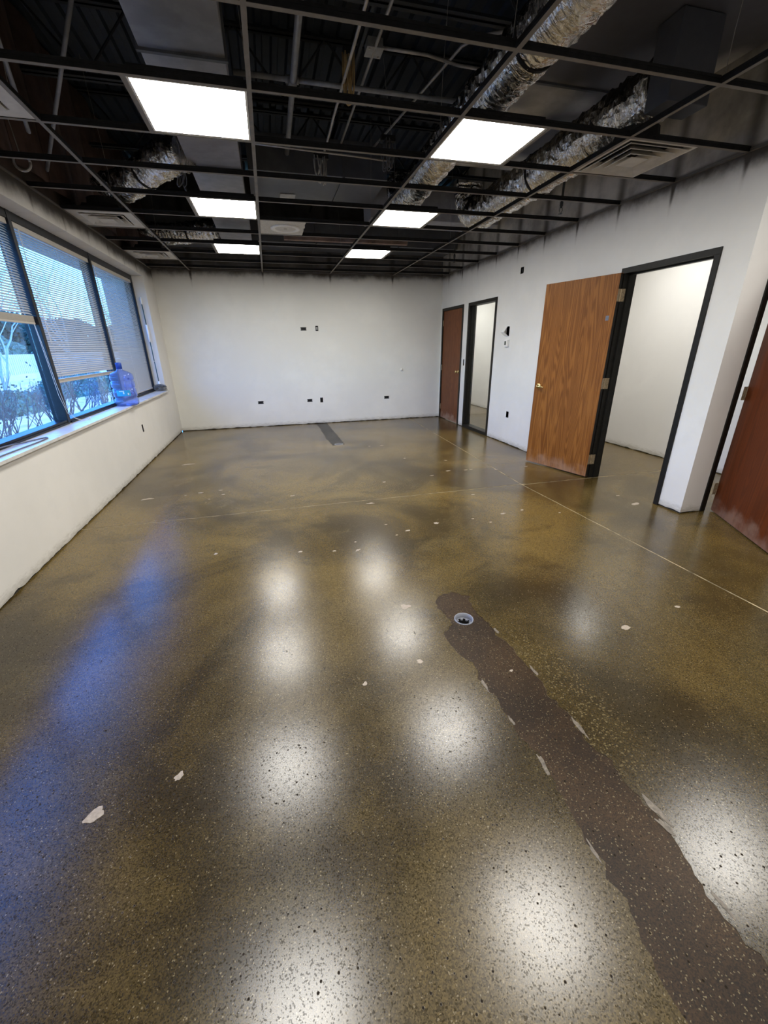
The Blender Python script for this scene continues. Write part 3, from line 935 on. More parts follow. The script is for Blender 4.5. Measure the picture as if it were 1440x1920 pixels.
# ================================================================== ABOVE THE GRID
def flex(name_label, pts, r, seed, group='foil wrapped flexible ducts'):
    t = thing('flexible_duct', name_label, 'duct', pts[0], group=group)
    P = []
    pts = [Vector(p) for p in pts]
    for i in range(len(pts) - 1):                       # Catmull-Rom through the points
        p0 = pts[max(i - 1, 0)]; p1 = pts[i]; p2 = pts[i + 1]; p3 = pts[min(i + 2, len(pts) - 1)]
        n = max(2, int((p2 - p1).length / 0.022))
        for k in range(n):
            u = k / n
            P.append(0.5 * ((2 * p1) + (p2 - p0) * u + (2 * p0 - 5 * p1 + 4 * p2 - p3) * u * u + (3 * p1 - p0 - 3 * p2 + p3) * u ** 3))
    P.append(pts[-1])
    rad = [r * (1 + (0.035 if i % 2 else -0.02) + 0.05 * noise.noise(Vector((i * 0.11, seed, 0)))) for i in range(len(P))]
    b = MB()
    b.tube([p[:] for p in P], r, 28, True, rad)
    for v in b.bm.verts:
        d = noise.noise(v.co * 14 + Vector((seed, 0, 0))) * 0.016 + noise.noise(v.co * 33) * 0.008
        v.co += Vector((d, d * 0.5, -d))
    b.build('foil_sleeve', M['foil'], t, False)
    for i in (int(len(P) * 0.42), int(len(P) * 0.97)):
        if 1 < i < len(P) - 2:
            b = MB(); q = P[i]; d = (P[i + 1] - P[i - 1]).normalized()
            b.tube([(q - d * 0.012)[:], (q + d * 0.012)[:]], r * 1.06, 24)
            b.build('clamp_band', M['tee_web'], t)
    return t
flex('long silver foil flexible duct running above the right row of light panels', [(1.56, -2.6, 3.10), (1.61, -1.0, 3.09), (1.61, 0.2, 3.09), (1.66, 1.4, 3.10), (1.72, 2.5, 3.10), (1.74, 2.95, 3.16), (1.76, 3.15, 3.4)], 0.145, 1)
flex('wide silver foil flexible duct between right light panels and right wall', [(2.72, 0.075, 3.08), (2.71, 0.30, 3.06), (2.66, 0.6, 3.03), (2.68, 1.2, 3.02), (2.70, 2.0, 3.02), (2.70, 2.7, 3.02), (2.70, 2.95, 3.10), (2.70, 3.08, 3.25), (2.70, 3.08, 3.4)], 0.17, 2)
flex('silver foil flexible duct bending from metal duct to middle left diffuser', [(-0.575, 1.80, 3.06), (-0.72, 1.92, 3.06), (-0.95, 2.20, 3.04), (-1.25, 2.60, 3.02), (-1.45, 2.74, 3.03), (-1.525, 2.74, 2.98)], 0.13, 3)
flex('silver foil flexible duct reaching the corner left diffuser', [(-0.575, 4.40, 3.06), (-0.72, 4.42, 3.06), (-0.95, 4.50, 3.04), (-1.30, 4.58, 3.02), (-1.48, 4.57, 3.03), (-1.525, 4.57, 2.98)], 0.13, 4)
flex('silver foil flexible duct end at the top left picture corner', [(-0.75, -0.55, 3.12), (-1.10, -0.15, 3.10), (-1.35, 0.15, 3.08), (-1.525, 0.30, 2.98)], 0.13, 5)

def rect_duct(label, a, c, mat, name='sheet_metal_duct', seams=(), axis='y', group=None):
    t = thing(name, label, 'duct', ((a[0] + c[0]) / 2, (a[1] + c[1]) / 2, a[2]), group=group)
    b = MB(); b.box(a, c, 0.006); b.build('casing', mat, t)
    for q in seams:
        b = MB()
        e = 0.014
        if axis == 'y':
            b.box((a[0] - e, q - 0.012, a[2] - e), (c[0] + e, q + 0.012, c[2] + e))
        else:
            b.box((q - 0.012, a[1] - e, a[2] - e), (q + 0.012, c[1] + e, c[2] + e))
        b.build('flange', M['duct_dark'], t)
    return t
rect_duct('grey rectangular duct running above the left light panels', (-0.56, -3.2, 3.02), (-0.11, 4.92, 3.34), M['duct_left'], seams=(-0.9, 0.34, 1.95, 3.4))
rect_duct('large grey sheet metal duct with black overspray at the upper right', (2.12, -1.6, 3.34), (3.40, 2.35, 3.66), M['duct'], seams=(-0.55, 0.75))
rect_duct('grey sheet metal duct box hanging under the large duct, end of the wide foil duct', (2.56, -0.13, 2.90), (2.88, 0.055, 3.335), M['duct_dark'])
rect_duct('grey sheet metal duct crossing in front of the back wall', (-1.6, 4.95, 3.06), (3.40, 5.60, 3.40), M['duct_dark'], seams=(0.9, 2.3), axis='x')
rect_duct('small grey duct box above the middle right light panel', (1.45, 3.35, 3.06), (3.30, 3.80, 3.40), M['duct_left'])
rect_duct('dark sheet metal duct crossing above the ceiling tile', (-0.05, 2.50, 3.20), (1.44, 3.45, 3.52), M['duct_dark'], axis='x', seams=(0.95,))
rect_duct('reddish brown dusty board hanging in front of the back duct', (0.36, 4.42, 2.99), (2.30, 4.50, 3.06), M['rust'], name='wooden_board')
b = MB(); b.box((0.29, 3.15, 3.192), (0.47, 3.34, 3.1985), 0.001); tag(b.build('paper_tag', M['conduit']), 'small pale tag stuck on the dark duct face', 'tag')

def pipe(label, pts, r, mat, name='conduit', cat='pipe', group=None, fittings=()):
    t = thing(name, label, cat, pts[0], group=group)
    b = MB(); b.tube(pts, r, 10); b.build('tube', M[mat], t, True)
    for (p, d, L) in fittings:
        b = MB(); p = Vector(p); d = Vector(d)
        b.tube([(p - d * L / 2)[:], (p + d * L / 2)[:]], r * 1.45, 12); b.build('coupling', M[mat], t, True)
    return t
pipe('thick grey vertical looking pipe running to the back left of centre', [(0.33, -2.8, 3.35), (0.355, 2.46, 3.35)], 0.024, 'pipe', 'sprinkler_pipe', fittings=[((0.345, 1.24, 3.35), (0, 1, 0), 0.12), ((0.35, 2.2, 3.35), (0, 1, 0), 0.1)])
pipe('thin galvanised conduit passing behind the tan cable bundle', [(0.66, -2.6, 3.20), (0.66, 1.30, 3.20), (0.66, 1.5, 3.19), (0.67, 2.46, 3.2)], 0.010, 'conduit', group='thin conduits')
pipe('thin galvanised conduit passing through the junction box', [(0.90, -2.6, 3.42), (0.90, 2.46, 3.42)], 0.011, 'conduit', group='thin conduits')
pipe('thin conduit with a bend near the silver duct', [(2.05, 0.50, 3.48), (1.72, 0.55, 3.46), (1.60, 0.62, 3.46), (1.52, 0.74, 3.46), (1.27, 2.46, 3.46)], 0.010, 'conduit', group='thin conduits')
pipe('grey sprinkler branch pipe crossing the ceiling above the nearest panels', [(-0.08, 1.24, 3.38), (1.55, 1.24, 3.38), (2.08, 1.24, 3.38)], 0.017, 'pipe', 'sprinkler_pipe', fittings=[((0.345, 1.24, 3.38), (1, 0, 0), 0.10)])
pipe('grey pipe crossing at the upper left before the first panel', [(XL + 0.07, 0.62, 3.46), (-0.10, 0.62, 3.46)], 0.018, 'pipe', 'sprinkler_pipe')
pipe('thin conduit running sideways from the junction box to the silver duct', [(0.957, 0.86, 3.445), (1.30, 0.86, 3.445), (1.55, 0.87, 3.42), (2.05, 0.88, 3.42)], 0.010, 'conduit', group='thin conduits')
pipe('thin grey wire conduit on top of the tees behind the near panels', [(0.01, 1.30, 2.99), (0.5, 1.31, 2.98), (0.8, 1.3, 2.97), (1.15, 1.31, 2.96)], 0.007, 'conduit', group='thin conduits')
pipe('dark diagonal brace rod in the upper left bay', [(-1.0, -0.5, 3.6), (-1.55, 1.35, 2.95)], 0.014, 'pipe', 'brace_rod', 'rod')
pipe('dark diagonal brace rod behind the left diffuser', [(-0.95, 0.80, 3.42), (-1.75, 2.1, 2.95)], 0.014, 'pipe', 'brace_rod', 'rod')

t = thing('junction_box', 'square grey metal junction box on conduit near the top', 'electrical box', (0.90, 0.86, 3.44))
b = MB(); b.box((0.845, 0.805, 3.42), (0.955, 0.915, 3.47), 0.004); b.build('box', M['grey_metal'], t)
b = MB(); b.box((0.84, 0.80, 3.412), (0.96, 0.92, 3.42), 0.002); b.build('cover_plate', M['grey_metal'], t)
for dx, dy in ((-.04, -.04), (.04, .04)):
    b = MB(); b.lathe([(0.007, 3.412), (0.006, 3.408), (0, 3.407)], (0.90 + dx, 0.86 + dy, 0), 8); b.build('screw', M['conduit'], t)
def bundle(label, c, n, length, spread, r, mat, seed, cat='cable'):
    """cables hanging in a loop"""
    rg = random.Random(seed)
    t = thing('cable_bundle', label, cat, c)
    for k in range(n):
        dx, dy = rg.uniform(-spread, spread), rg.uniform(-spread, spread)
        L = length * rg.uniform(0.75, 1.1)
        ex, ey = rg.uniform(-spread, spread), rg.uniform(-spread, spread)
        pts = []
        for i in range(15):
            a = i / 14
            s_ = math.sin(PI * a)
            pts.append((c[0] + dx + (ex - dx) * a + 0.02 * math.sin(5 * a + k), c[1] + dy + (ey - dy) * a, c[2] - L * (s_ ** 0.6)))
        b = MB(); b.tube(pts, r, 6); b.build('cable', M[mat], t, True)
    b = MB(); b.box((c[0] - spread - 0.012, c[1] - 0.02, c[2] - 0.01), (c[0] + spread + 0.012, c[1] + 0.02, c[2] + 0.03), 0.004); b.build('strap', M['tee_web'], t)
    return t
bundle('tan loop of flat cables hanging from the joists near the top', (0.70, 0.80, 3.36), 6, 0.26, 0.022, 0.006, 'tan_cable', 1)
bundle('coil of thin grey cables hanging over the second tee behind it', (0.56, 1.42, 2.98), 6, 0.20, 0.05, 0.005, 'conduit', 2)
bundle('tangle of thin grey cables hanging left of the right light panel', (1.12, 1.30, 3.10), 7, 0.20, 0.05, 0.004, 'cable', 3)
bundle('loose white cables at the top beside the silver duct', (1.18, -0.35, 3.35), 4, 0.20, 0.05, 0.006, 'conduit', 4)
bundle('short dark cables hanging behind the nearest left panel', (-0.66, 1.95, 2.98), 4, 0.14, 0.05, 0.006, 'cable', 5)

def sprinkler(x, y, label, zt):
    t = thing('fire_sprinkler', label, 'sprinkler', (x, y, 2.70))
    b = MB(); b.tube([(x, y, 2.79), (x, y, zt)], 0.012, 8); b.build('drop_pipe', M['joist'], t, True)
    b = MB(); b.lathe([(0.016, 2.81), (0.016, 2.775), (0.011, 2.77), (0.011, 2.76)], (x, y, 0), 12)
    for s in (-1, 1):
        b.tube([(x + s * 0.012, y, 2.765), (x + s * 0.018, y, 2.74), (x + s * 0.004, y, 2.715)], 0.003, 6)
    b.build('body', M['joist'], t, True)
    b = MB(); b.lathe([(0.0, 2.712), (0.020, 2.710), (0.020, 2.707), (0, 2.706)], (x, y, 0), 12); b.build('deflector', M['joist'], t)
sprinkler(2.98, 1.45, 'black sprinkler head hanging below the grid near right wall', 3.34)
sprinkler(2.98, 4.10, 'small black sprinkler head far back near right wall', 4.19)
t = thing('ring_hanger', 'small white ring hanging above the window at left edge', 'ring', (-1.72, 1.55, 2.83))
b = MB()
b.tube([(-1.72 + 0.055 * math.cos(2 * PI * k / 20), 1.55, 2.83 + 0.055 * math.sin(2 * PI * k / 20)) for k in range(21)], 0.010, 8)
b.build('ring', M['conduit'], t, True)
b = MB(); b.tube([(-1.72, 1.55, 2.885), (-1.74, 1.55, 3.2)], 0.004, 6); b.build('wire', M['conduit'], t)

# ================================================================== WINDOWS
XF, XG = -2.0, -2.068
MUL = [-1.66, 0.06, 1.745, 3.445, 5.15]
def window(n, y0, y1):
    w = struct(empty(f'window_{n}', (XF, (y0 + y1) / 2, WIN_Z0)))
    for (a, c, nm) in (((XF - 0.11, y0, 0.83), (XF, y1, 0.866), 'bottom_rail'), ((XF - 0.11, y0, 2.50), (XF, y1, WIN_Z1), 'top_rail')):
        b = MB(); b.box(a, c, 0.003); b.build(nm, M['win_frame'], w)
    b = MB(); b.box((XF + 0.0, y0, 0.83), (XF + 0.012, y1, 0.846), 0.002); b.build('glazing_stop', M['win_frame'], w)
    b = MB(); b.box((XG - 0.006, y0 + 0.02, 0.86), (XG, y1 - 0.02, 2.505)); b.build('pane', M['glass'], w)
    return w
for i in range(4):
    w = window(i + 1, MUL[i] + (0.028 if i else 0), MUL[i + 1] - (0.028 if i < 3 else 0))
    if i < 3:
        y = MUL[i + 1]
        b = MB(); b.box((XF - 0.11, y - 0.028, 0.83), (XF + 0.004, y + 0.028, WIN_Z1), 0.003); b.build('mullion', M['win_frame'], w)
    else:
        b = MB(); b.box((XF - 0.11, WIN_Y1 - 0.05, 0.866), (XF, WIN_Y1, 2.50), 0.003); b.build('jamb', M['win_frame'], w)
    if i == 0:
        b = MB(); b.box((XF - 0.11, WIN_Y0, 0.866), (XF, WIN_Y0 + 0.05, 2.50), 0.003); b.build('jamb', M['win_frame'], w)
b = MB(); b.box((XF - 0.12, WIN_Y0, WIN_Z0 - 0.006), (XL + 0.0, WIN_Y1, 0.829)); b.box((XL, WIN_Y0 - 0.03, 0.805), (XL + 0.04, WIN_Y1 + 0.03, 0.829), 0.003)
struct(b.build('trim_2', M['sill']), 'pale stone window sill')

# ---- venetian blinds
def slat_mesh():
    b = MB()
    w, n, th = 0.0125, 4, math.radians(46)
    prof = []
    for k in range(n + 1):
        u = -w + 2 * w * k / n
        prof.append((u, 0.0022 * (1 - (u / w) ** 2)))
    # tilt: room edge low, outer edge high
    pr = [(u * math.cos(th) - v * math.sin(th), -u * math.sin(th) + v * math.cos(th)) for u, v in prof]
    L = 0.5
    V = [(p[0], s * L, p[1]) for s in (-1, 1) for p in pr]
    b._new(V, [(i, i + 1, n + 2 + i, n + 1 + i) for i in range(n)])
    me_o = b.build('slat', M['slat'], None, True)
    return me_o
_sl = slat_mesh()
SLAT = _sl.data
bpy.data.objects.remove(_sl)
def blind(y0, y1, zb, label, packed=0):
    xc = -2.031
    yc = (y0 + y1) / 2
    t = thing('venetian_blind', label, 'blind', (xc, yc, 2.49), group='horizontal venetian blinds in the window')
    b = MB(); b.box((xc - 0.022, y0, 2.455), (xc + 0.020, y1, 2.497), 0.002); b.build('head_rail', M['slat'], t)
    z = 2.438
    L = y1 - y0 - 0.01
    zstop = zb + 0.018 + packed * 0.0023
    while z > zstop + 0.012:
        o = bpy.data.objects.new('slat', SLAT)
        COL.objects.link(o)
        o.parent = t
        o.location = (0, 0, z - 2.49)
        o.scale = (1, L, 1)
        o.rotation_euler = (rng.uniform(-.0012, .0012), rng.uniform(-.03, .03), 0)
        z -= 0.0202
    if packed:
        b = MB()
        for k in range(packed):
            zz = zb + 0.018 + k * 0.0023
            dx = rng.uniform(-.001, .001)
            b.box((xc - 0.0125 + dx, y0 + 0.005 + rng.uniform(0, .003), zz), (xc + 0.0125 + dx, y1 - 0.005 - rng.uniform(0, .003), zz + 0.0016))
        b.build('gathered_slats', M['slat'], t, kind='stuff')
    b = MB(); b.box((xc - 0.013, y0 + 0.004, zb), (xc + 0.013, y1 - 0.004, zb + 0.017), 0.004); b.build('bottom_rail', M['slat'], t)
    n = 3
    for k in range(n):
        yy = y0 + (y1 - y0) * (0.09 + 0.82 * k / (n - 1))
        b = MB()
        for dx in (-0.010, 0.0105):
            b.tube([(xc + dx, yy, 2.46), (xc + dx, yy, zb + 0.01)], 0.0009, 4)
        b.build('ladder_cord', M['cord'], t)
    b = MB(); b.tube([(xc + 0.024, y0 + 0.09, 2.46), (xc + 0.022, y0 + 0.092, 2.40), (xc + 0.022, y0 + 0.096, 1.55)], 0.0035, 6); b.build('tilt_wand', M['white_plastic'], t)
    return t
MG = 0.034
bl1 = blind(MUL[1] + MG, MUL[2] - MG, 1.705, 'half raised beige venetian blind at the left picture edge', packed=22)
bl2 = blind(MUL[2] + MG, MUL[3] - MG, 1.200, 'beige venetian blind lowered to just behind the water bottle', packed=8)
blind(MUL[0] + 0.06, MUL[1] - MG, 0.90, 'beige venetian blind in the window bay before the left picture edge')
bl3 = blind(MUL[3] + MG, WIN_Y1 - 0.055, 0.872, 'beige venetian blind lowered fully in farthest window bay')
b = MB()
y = MUL[2]
b.tube([(-2.012, y - 0.075, 1.705), (-2.0, y - 0.07, 1.5), (-1.992, y - 0.055, 1.2), (-1.985, y - 0.02, 0.98), (-1.965, y + 0.05, 0.872), (-1.93, y + 0.13, 0.833), (-1.90, y + 0.20, 0.832)], 0.0016, 5)
b.tube([(-2.012, y - 0.085, 1.705), (-1.998, y - 0.085, 1.4), (-1.99, y - 0.08, 1.1), (-1.982, y - 0.03, 0.93), (-1.962, y + 0.05, 0.868), (-1.935, y + 0.12, 0.833), (-1.91, y + 0.22, 0.832)], 0.0016, 5)
b.build('lift_cord', M['cord'], bl1, True)
b = MB(); b.lathe([(0.002, 0), (0.006, 0.004), (0.0075, 0.02), (0.003, 0.026)], (-1.90, y + 0.215, 0.8305), 10); b.build('cord_tassel', M['white_plastic'], bl1, True)

# ---- items on the sill
t = thing('water_bottle', 'big empty translucent blue water cooler bottle standing on window sill', 'bottle', (-1.862, 3.10, 0.829))
R = 0.134
prof = [(0.0, 0.012), (0.07, 0.008), (0.105, 0.0), (0.125, 0.008), (R, 0.03), (R, 0.085), (R - 0.014, 0.096), (R - 0.012, 0.106), (R - 0.001, 0.118), (R - 0.002, 0.20), (R - 0.016, 0.213), (R - 0.001, 0.228), (R, 0.29), (R - 0.015, 0.303), (R, 0.316), (R - 0.002, 0.36), (0.118, 0.385), (0.085, 0.405), (0.045, 0.42), (0.033, 0.43), (0.029, 0.45)]
inner = [(max(0.0, r - 0.004), h + (0.004 if h < 0.05 else 0)) for r, h in prof]
b = MB()
b.lathe([(r, h + 0.829) for r, h in prof] + [(r, h + 0.829) for r, h in inner[::-1]], (-1.862, 3.10, 0), 40)
# the handle recess: push the flank in
hd = Vector((0.55, 0.83)).normalized()
for v in b.bm.verts:
    q = Vector((v.co.x + 1.862, v.co.y - 3.10))
    h = v.co.z - 0.829
    if q.length > 0.05 and 0.11 < h < 0.34:
        ca = q.normalized().dot(hd)
        if ca > 0.80:
            f = min(1, (ca - 0.80) / 0.1) * min(1, (h - 0.11) / 0.03) * min(1, (0.34 - h) / 0.03)
            v.co.x -= hd.x * 0.055 * f
            v.co.y -= hd.y * 0.055 * f
b.build('bottle_body', M['bottle'], t, True)
b = MB(); b.lathe([(0.030, 0.829 + 0.440), (0.034, 0.829 + 0.442), (0.034, 0.829 + 0.505), (0.030, 0.829 + 0.512), (0.0, 0.829 + 0.512)], (-1.862, 3.10, 0), 24)
b.build('cap', M['blue_label'] if False else plain('blue_cap', (0.02, 0.07, 0.36), 0.4), t, True)
hp = [(-1.862 + hd.x * (R - 0.045), 3.10 + hd.y * (R - 0.045), 0.829 + 0.135), (-1.862 + hd.x * (R - 0.012), 3.10 + hd.y * (R - 0.012), 0.829 + 0.155), (-1.862 + hd.x * (R - 0.006), 3.10 + hd.y * (R - 0.006), 0.829 + 0.23), (-1.862 + hd.x * (R - 0.012), 3.10 + hd.y * (R - 0.012), 0.829 + 0.30), (-1.862 + hd.x * (R - 0.045), 3.10 + hd.y * (R - 0.045), 0.829 + 0.32)]
b = MB(); b.tube(hp, 0.013, 10); b.build('handle', M['bottle'], t, True)
def band(b, a0, a1, h0, h1, r, n=10):
    V = []
    for k in range(n + 1):
        a = a0 + (a1 - a0) * k / n
        for h in (h0, h1):
            V.append((-1.862 + r * math.cos(a), 3.10 + r * math.sin(a), 0.829 + h))
    b._new(V, [(2 * k, 2 * k + 2, 2 * k + 3, 2 * k + 1) for k in range(n)])
b = MB(); band(b, -2.0, -0.85, 0.125, 0.195, R + 0.0012)
lab = b.build('paper_label', M['blue_label'], t)
b = MB(); band(b, -1.75, -1.45, 0.178, 0.186, R + 0.0020); band(b, -1.45, -1.35, 0.150, 0.186, R + 0.0020, 4); band(b, -1.1, -0.98, 0.135, 0.16, R + 0.0020, 4)
b.build('label_print', M['label_white'], lab)

t = thing('extension_duster', 'white and teal extension pole duster leaning in window corner', 'duster', (-1.91, 5.10, 0.85))
zs = [(0.90, 0.985, 'white', 0.017), (0.985, 1.30, 'teal', 0.007), (1.31, 1.60, 'teal', 0.007), (1.60, 1.86, 'white', 0.016), (1.86, 2.16, 'teal', 0.007), (2.16, 2.26, 'white', 0.014)]
base, top = Vector((-1.905, 5.085, 0.86)), Vector((-1.93, 5.135, 2.262))
at = lambda z: base + (top - base) * ((z - base.z) / (top.z - base.z))
for z0, z1, c, r in zs:
    b = MB(); b.tube([at(z0)[:], at(z1)[:]], r, 10)
    b.build('pole_grip' if c == 'white' else 'pole_tube', M['grip_white'] if c == 'white' else M['teal'], t, True)
b = MB(); b.tube([at(0.86)[:], at(0.98)[:]], 0.014, 10, True, [0.016, 0.010]); b.build('socket', M['white_plastic'], t, True)
b = MB()
rg = random.Random(5)
for k in range(900):
    u = rg.uniform(-1, 1)
    a = rg.uniform(0, 2 * PI)
    rr = 0.062 * math.sqrt(max(0.05, 1 - u * u * 0.8))
    c = Vector((-1.90 + u * 0.095, 5.065, 0.880))
    d = Vector((rg.uniform(-.3, .3), math.cos(a), math.sin(a)))
    p = c + d * rr * 0.4
    q = c + d * rr
    q.z = max(q.z, 0.831)
    p.z = max(p.z, 0.832)
    b.tube([p[:], ((p + q) / 2 + Vector((0.003, 0, 0.002)))[:], q[:]], 0.0022, 3)
b.build('duster_head', M['duster'], t, kind='stuff')
b = MB(); b.tube([(-1.81 + 0.014 * math.cos(a), 5.075, 0.850 + 0.014 * math.sin(a)) for a in [k * PI / 8 for k in range(17)]], 0.003, 6); b.build('end_loop', M['duster'], t, True)
def cat(pts, n=8):
    P = [Vector(p) for p in pts]
    out = []
    for i in range(len(P) - 1):
        p0 = P[max(i - 1, 0)]; p1 = P[i]; p2 = P[i + 1]; p3 = P[min(i + 2, len(P) - 1)]
        for k in range(n):
            u = k / n
            out.append((0.5 * ((2 * p1) + (p2 - p0) * u + (2 * p0 - 5 * p1 + 4 * p2 - p3) * u * u + (3 * p1 - p0 - 3 * p2 + p3) * u ** 3))[:])
    out.append(P[-1][:])
    return out
b = MB(); b.tube(cat([(-1.985, -0.6, 0.851), (-1.98, 0.45, 0.851), (-1.94, 0.78, 0.837), (-1.89, 0.95, 0.8345), (-1.855, 0.95, 0.8345), (-1.845, 0.80, 0.8345), (-1.865, 0.3, 0.8345), (-1.86, -0.6, 0.8345)]), 0.005, 8)
tag(b.build('sill_cable', M['cable'], None, True), 'grey cable looping on the window sill at left edge', 'cable')
b = MB(); b.tube(cat([(-1.95, 3.62, 0.832), (-1.86, 3.75, 0.832), (-1.792, 3.9, 0.832), (-1.786, 4.1, 0.80), (-1.79, 4.4, 0.78), (-1.786, 4.62, 0.81)]), 0.0012, 5)
tag(b.build('thin_wire', M['tan_cable'], None, True), 'thin loose wire drooping off the sill beside the bottle', 'wire')

# ================================================================== DOORS
def jamb_frame(root, axis, c0, th, u0, u1, zt, mat, sill=False, fw=0.05, stop=True):
    """steel frame around an opening; face at c0, wall thickness th"""
    lo, hi = (c0 - 0.012, c0 + th + 0.012)
    def bx(b, ua, ub, za, zb, d0, d1):
        if axis == 'x':
            b.box((d0, ua, za), (d1, ub, zb), 0.002)
        else:
            b.box((ua, d0, za), (ub, d1, zb), 0.002)
    for ua, ub in ((u0, u0 + fw), (u1 - fw, u1)):
        b = MB(); bx(b, ua, ub, 0.001, zt - fw, lo, hi)
        if stop:
            s = 0.014
            if ua == u0: bx(b, ub - 0.001, ub + s, 0.001, zt - fw, lo + 0.055, hi - 0.045)
            else: bx(b, ua - s, ua + 0.001, 0.001, zt - fw, lo + 0.055, hi - 0.045)
        b.build('jamb', M[mat], root)
    b = MB(); bx(b, u0, u1, zt - fw, zt, lo, hi)
    if stop:
        bx(b, u0 + fw, u1 - fw, zt - fw - 0.014, zt - fw + 0.001, lo + 0.055, hi - 0.045)
    b.build('head_jamb', M[mat], root)
    if sill:
        b = MB(); bx(b, u0 + fw, u1 - fw, 0.001, 0.055, lo, hi); b.build('bottom_rail', M[mat], root)
def leaf(door, b, mat, loc, rz, label):
    """a door leaf turned on its hinge: a part of the door, written in its own axes (hinge edge at x=0)"""
    o = b.build('door_leaf', M[mat])
    o.parent = door
    o.location = Vector(loc) - door.location
    o.rotation_euler = (0, 0, rz)
    o['label'] = label
    o['local'] = 1
    return o
def lever(root, x, z, yface, s, kind='lever'):
    b = MB(); b.lathe([(0.0, 0.0), (0.033, 0.0), (0.033, 0.006), (0.028, 0.010), (0.012, 0.012), (0.011, 0.045)], (0, 0, 0), 24, 'y')
    for v in b.bm.verts:
        v.co = Vector((x + v.co.x, yface + s * v.co.y, z + v.co.z))
    b.build('rose', M['brass'], root, True)
    b = MB()
    if kind == 'lever':
        b.tube([(x - 0.004, yface + s * 0.045, z), (x - 0.02, yface + s * 0.052, z), (x - 0.05, yface + s * 0.05, z - 0.003), (x - 0.11, yface + s * 0.047, z - 0.004)], 0.009, 10, True, [0.011, 0.012, 0.010, 0.008])
        b.build('lever_handle', M['brass'], root, True)
    else:
        b.lathe([(0.0, 0.066), (0.018, 0.064), (0.027, 0.055), (0.027, 0.048), (0.012, 0.040)], (0, 0, 0), 24, 'y')
        for v in b.bm.verts:
            v.co = Vector((x + v.co.x, yface + s * v.co.y, z + v.co.z))
        b.build('knob', M['brass'], root, True)
def hinge(root, p, d1, d2, z):
    """two plates from the pin p going along d1 (frame) and d2 (leaf edge), plus knuckle"""
    b = MB()
    for d in (d1, d2):
        d = Vector(d).normalized()
        n = Vector((-d.y, d.x, 0)) * 0.0015
        a = Vector((p[0], p[1], 0))
        q = a + d * 0.038
        V = [(a + n), (q + n), (q - n), (a - n)]
        lo = [(v.x, v.y, z - 0.055) for v in V]; hi = [(v.x, v.y, z + 0.055) for v in V]
        b._new(lo + hi, [(0, 1, 2, 3), (4, 5, 6, 7), (0, 1, 5, 4), (1, 2, 6, 5), (2, 3, 7, 6), (3, 0, 4, 7)])
    b.tube([(p[0], p[1], z - 0.057), (p[0], p[1], z + 0.057)], 0.007, 10)
    b.build('hinge', M['hinge'], root)

# door 1: closed, far right corner
d1 = struct(empty('door_1', (XR, (D1[0] + D1[1]) / 2, 0)), 'closed red brown wooden door in the far right corner')
jamb_frame(d1, 'x', XR, 0.12, D1[0], D1[1], DT, 'frame')
b = MB(); b.box((0, 0.0, 0.016), (D1[1] - D1[0] - 0.108, 0.042, DT - 0.054), 0.002); lf = leaf(d1, b, 'red_oak', (XR + 0.004, D1[1] - 0.054, 0), -PI / 2, 'closed red brown wooden leaf')
lever(lf, D1[1] - D1[0] - 0.108 - 0.07, 1.0, 0.0, -1, 'knob')
for z in (0.25, 1.05, 1.9):
    b = MB(); b.tube([(-0.004, -0.006, z - 0.055), (-0.004, -0.006, z + 0.055)], 0.008, 10); b.build('hinge', M['hinge'], lf)

# door 2: oak leaf swung open into the room
d2 = struct(empty('door_2', (XR, (D2[0] + D2[1]) / 2, 0)), 'open oak door with dark steel frame to the side room')
jamb_frame(d2, 'x', XR, 0.12, D2[0], D2[1], DT, 'frame')
P2 = Vector((XR - 0.061, D2[1] - 0.052))
a2 = math.atan2(1.83 - 0.984, 3.205 - 3.434)
# leaf axis +x away from hinge; visible face looks to the room (local +y is towards -x/-y world)
b = MB(); b.box((0.0, 0.0, 0.016), (0.905, -0.044, 2.128), 0.002)
lf2 = leaf(d2, b, 'oak', (P2.x, P2.y, 0), a2, 'golden oak leaf swung open against the right wall')
lever(lf2, 0.905 - 0.065, 0.99, 0.0, 1)
lever(lf2, 0.905 - 0.065, 0.99, -0.044, -1)
b = MB(); b.box((0.05, 0.0002, 1.70), (0.085, 0.0012, 1.745)); b.build('tape_scrap', M['blue_tape'], lf2)
b = MB(); b.box((-0.0012, -0.0425, 0.02), (-0.0002, -0.0015, 2.124)); b.build('hinge_edge', M['frame'], lf2)
for z in (0.22, 1.07, 1.93):
    b = MB(); b.box((-0.0035, -0.041, z - 0.057), (-0.0012, -0.003, z + 0.057), 0.0006)
    b.tube([(-0.005, -0.0465, z - 0.057), (-0.005, -0.0465, z + 0.057)], 0.0065, 10)
    b.build('hinge', M['hinge'], lf2)
    b = MB(); b.box((XR - 0.011, D2[1] - 0.0525, z - 0.057), (XR + 0.030, D2[1] - 0.050, z + 0.057), 0.0006); b.build('hinge_plate', M['hinge'], d2)

# glazed sidelight
w5 = struct(empty('window_5', (XR, (SL[0] + SL[1]) / 2, 0)), 'tall interior glass sidelight in dark frame')
jamb_frame(w5, 'x', XR, 0.12, SL[0], SL[1], DT, 'frame', sill=True, stop=False)
for (a, c) in (((XR + 0.045, SL[0] + 0.05, 0.055), (XR + 0.053, SL[0] + 0.062, DT - 0.05)), ((XR + 0.045, SL[1] - 0.062, 0.055), (XR + 0.053, SL[1] - 0.05, DT - 0.05))):
    b = MB(); b.box((a[0] - 0.012, a[1], a[2]), (c[0] + 0.012, c[1], c[2])); b.build('glazing_bead', M['frame'], w5)
b = MB(); b.box((XR + 0.046, SL[0] + 0.05, 0.055), (XR + 0.052, SL[1] - 0.05, DT - 0.05)); b.build('pane', M['glass2'], w5)

